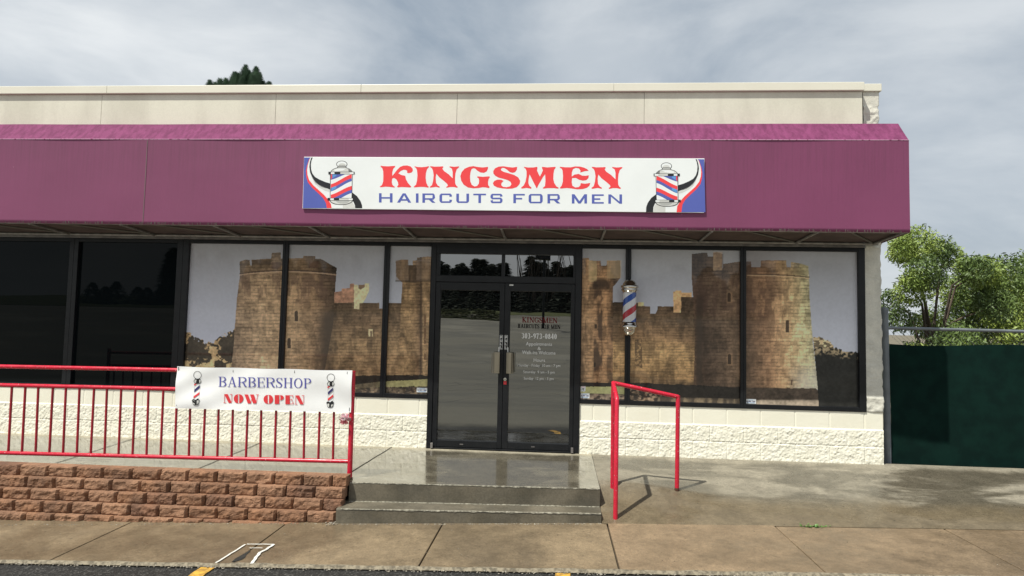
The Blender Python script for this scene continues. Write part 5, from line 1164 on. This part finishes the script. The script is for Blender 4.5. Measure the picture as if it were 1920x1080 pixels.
for tp, dv, n, l in segs:
    t = rs.uniform(0, 1, n)**.8; base = tp+dv*t[:, None]; base[:, 2] -= .05; a = rs.uniform(0, 6.28, n); up = rs.uniform(.25, 1.1, n)
    d = np.stack([np.cos(a), np.sin(a), up], 1); d /= np.linalg.norm(d, axis=1)[:, None]; ll = l*rs.uniform(.6, 1.15, n)*(.5+.9*np.minimum(1, t*2.5)); s = np.stack([-np.sin(a), np.cos(a), 0*a], 1)*.008
    Q.append(np.stack([base-s, base+s, base+d*ll[:, None]+s*.3, base+d*ll[:, None]-s*.3], 1).reshape(-1, 3))
q = np.concatenate(Q); n = len(q)//4
me = bpy.data.meshes.new('crown'); me.vertices.add(4*n); me.vertices.foreach_set('co', q.reshape(-1).astype(np.float32)); me.loops.add(4*n); me.loops.foreach_set('vertex_index', np.arange(4*n, dtype=np.int32)); me.polygons.add(n); me.polygons.foreach_set('loop_start', np.arange(n, dtype=np.int32)*4); me.materials.append(M['needle']); me.update(calc_edges=True); me.validate()
o = bpy.data.objects.new('crown', me); COL.objects.link(o); setpar(o, pn)

# ------------------------------------------------------------------ across the car park: what the door glass reflects
rs = np.random.RandomState(12); Q = []
def far_z(x): return float(lot_z(np.array(float(x)), np.array(-49.5)))
gz = far_z(0)
def conifer(x, y, z0, h, r, n):
    t = rs.uniform(0, 1, n); a = rs.uniform(0, 6.28, n); rr = r*(1-t)**.85*rs.uniform(.5, 1.05, n); p = np.stack([x+rr*np.cos(a), y+rr*np.sin(a), z0+h*t], 1)
    d = np.stack([np.cos(a), np.sin(a), -.25+0*a], 1)*rs.uniform(.4, .9, n)[:, None]*(h/7); s = np.stack([-np.sin(a), np.cos(a), 0*a], 1)*.22
    Q.append(np.stack([p-s, p+s, p+d+s*.3, p+d-s*.3], 1).reshape(-1, 3))
for i in range(134):
    x = -44+i*.62+rs.uniform(-.4, .4); u = 0.
    hh = 3.6+1.6*float(fbm(np.array(x*.22), np.array(1.), 5))*1.4 + rs.uniform(-.5, .8)
    if -5.5 < x < -3.6: hh *= .6
    conifer(x, -60+rs.uniform(-4, 4), gz+.7, hh, 1.5, 1200)
for i in range(60):
    x = -50+i*1.7; conifer(x, -54.5+rs.uniform(-1, 1), gz+.1, 2.2+rs.uniform(-.3, .6), 1.7, 700)
q = np.concatenate(Q); n = len(q)//4
me = bpy.data.meshes.new('far_wood'); me.vertices.add(4*n); me.vertices.foreach_set('co', q.reshape(-1).astype(np.float32)); me.loops.add(4*n); me.loops.foreach_set('vertex_index', np.arange(4*n, dtype=np.int32)); me.polygons.add(n); me.polygons.foreach_set('loop_start', np.arange(n, dtype=np.int32)*4); me.materials.append(M['far_wood']); me.update(calc_edges=True); me.validate()
o = bpy.data.objects.new('far_wood', me); COL.objects.link(o); tag(o, kind='stuff')
Q = []
for i in range(26):
    px = 826+i*4.3; py = 597-.55*i*.8+(3 if i % 3 else 0); yy = 46.-.12*i
    x = at(px, py, yy)[0]; z0 = float(lot_z(np.array(x), np.array(-yy)))
    if i in (13, 14): continue
    conifer(x, -yy, z0-.05, .55+.3*rs.uniform(), .75, 160)
q = np.concatenate(Q); n = len(q)//4
me = bpy.data.meshes.new('island_shrubs'); me.vertices.add(4*n); me.vertices.foreach_set('co', q.reshape(-1).astype(np.float32)); me.loops.add(4*n); me.loops.foreach_set('vertex_index', np.arange(4*n, dtype=np.int32)); me.polygons.add(n); me.polygons.foreach_set('loop_start', np.arange(n, dtype=np.int32)*4); me.materials.append(M['grass']); me.update(calc_edges=True); me.validate()
o = bpy.data.objects.new('island_shrubs', me); COL.objects.link(o); tag(o, kind='stuff')
random.seed(21); br = MB()
for x in (-3.9, -2.9, -1.6, .9, 1.8, 2.6):
    for _ in range(9):
        a = random.uniform(-.25, .25); h = random.uniform(5, 8.4); b = Vector((x+random.uniform(-.5, .5), -57+random.uniform(-1, 1), gz+.4)); br.tube([tuple(b), (b.x+a*h*.4, b.y, b.z+h*.5), (b.x+a*h*.9+random.uniform(-.3, .3), b.y, b.z+h)], [.07, .05, .02], 5)
o = br.build('bare_shrubs', M['bark']); tag(o, kind='stuff')
lx, ly = at(1020.5, 500, 37)[0], -37.; lz = float(lot_z(np.array(lx), np.array(ly)))
lp = empty('parking_lot_lamp', (lx, ly, lz), 'dark parking lot lamp with a flat head mirrored in the glass above the right door', 'street lamp')
m = MB(); m.tube([(lx, ly, lz), (lx, ly, 6.3)], .09, 8); m.build('lamp_post', M['frame'], lp); m = MB(); m.box(lx-.65, lx+.45, ly-.3, ly+.3, 6.25, 6.62); m.build('lamp_head', M['frame'], lp, bevel=.03)
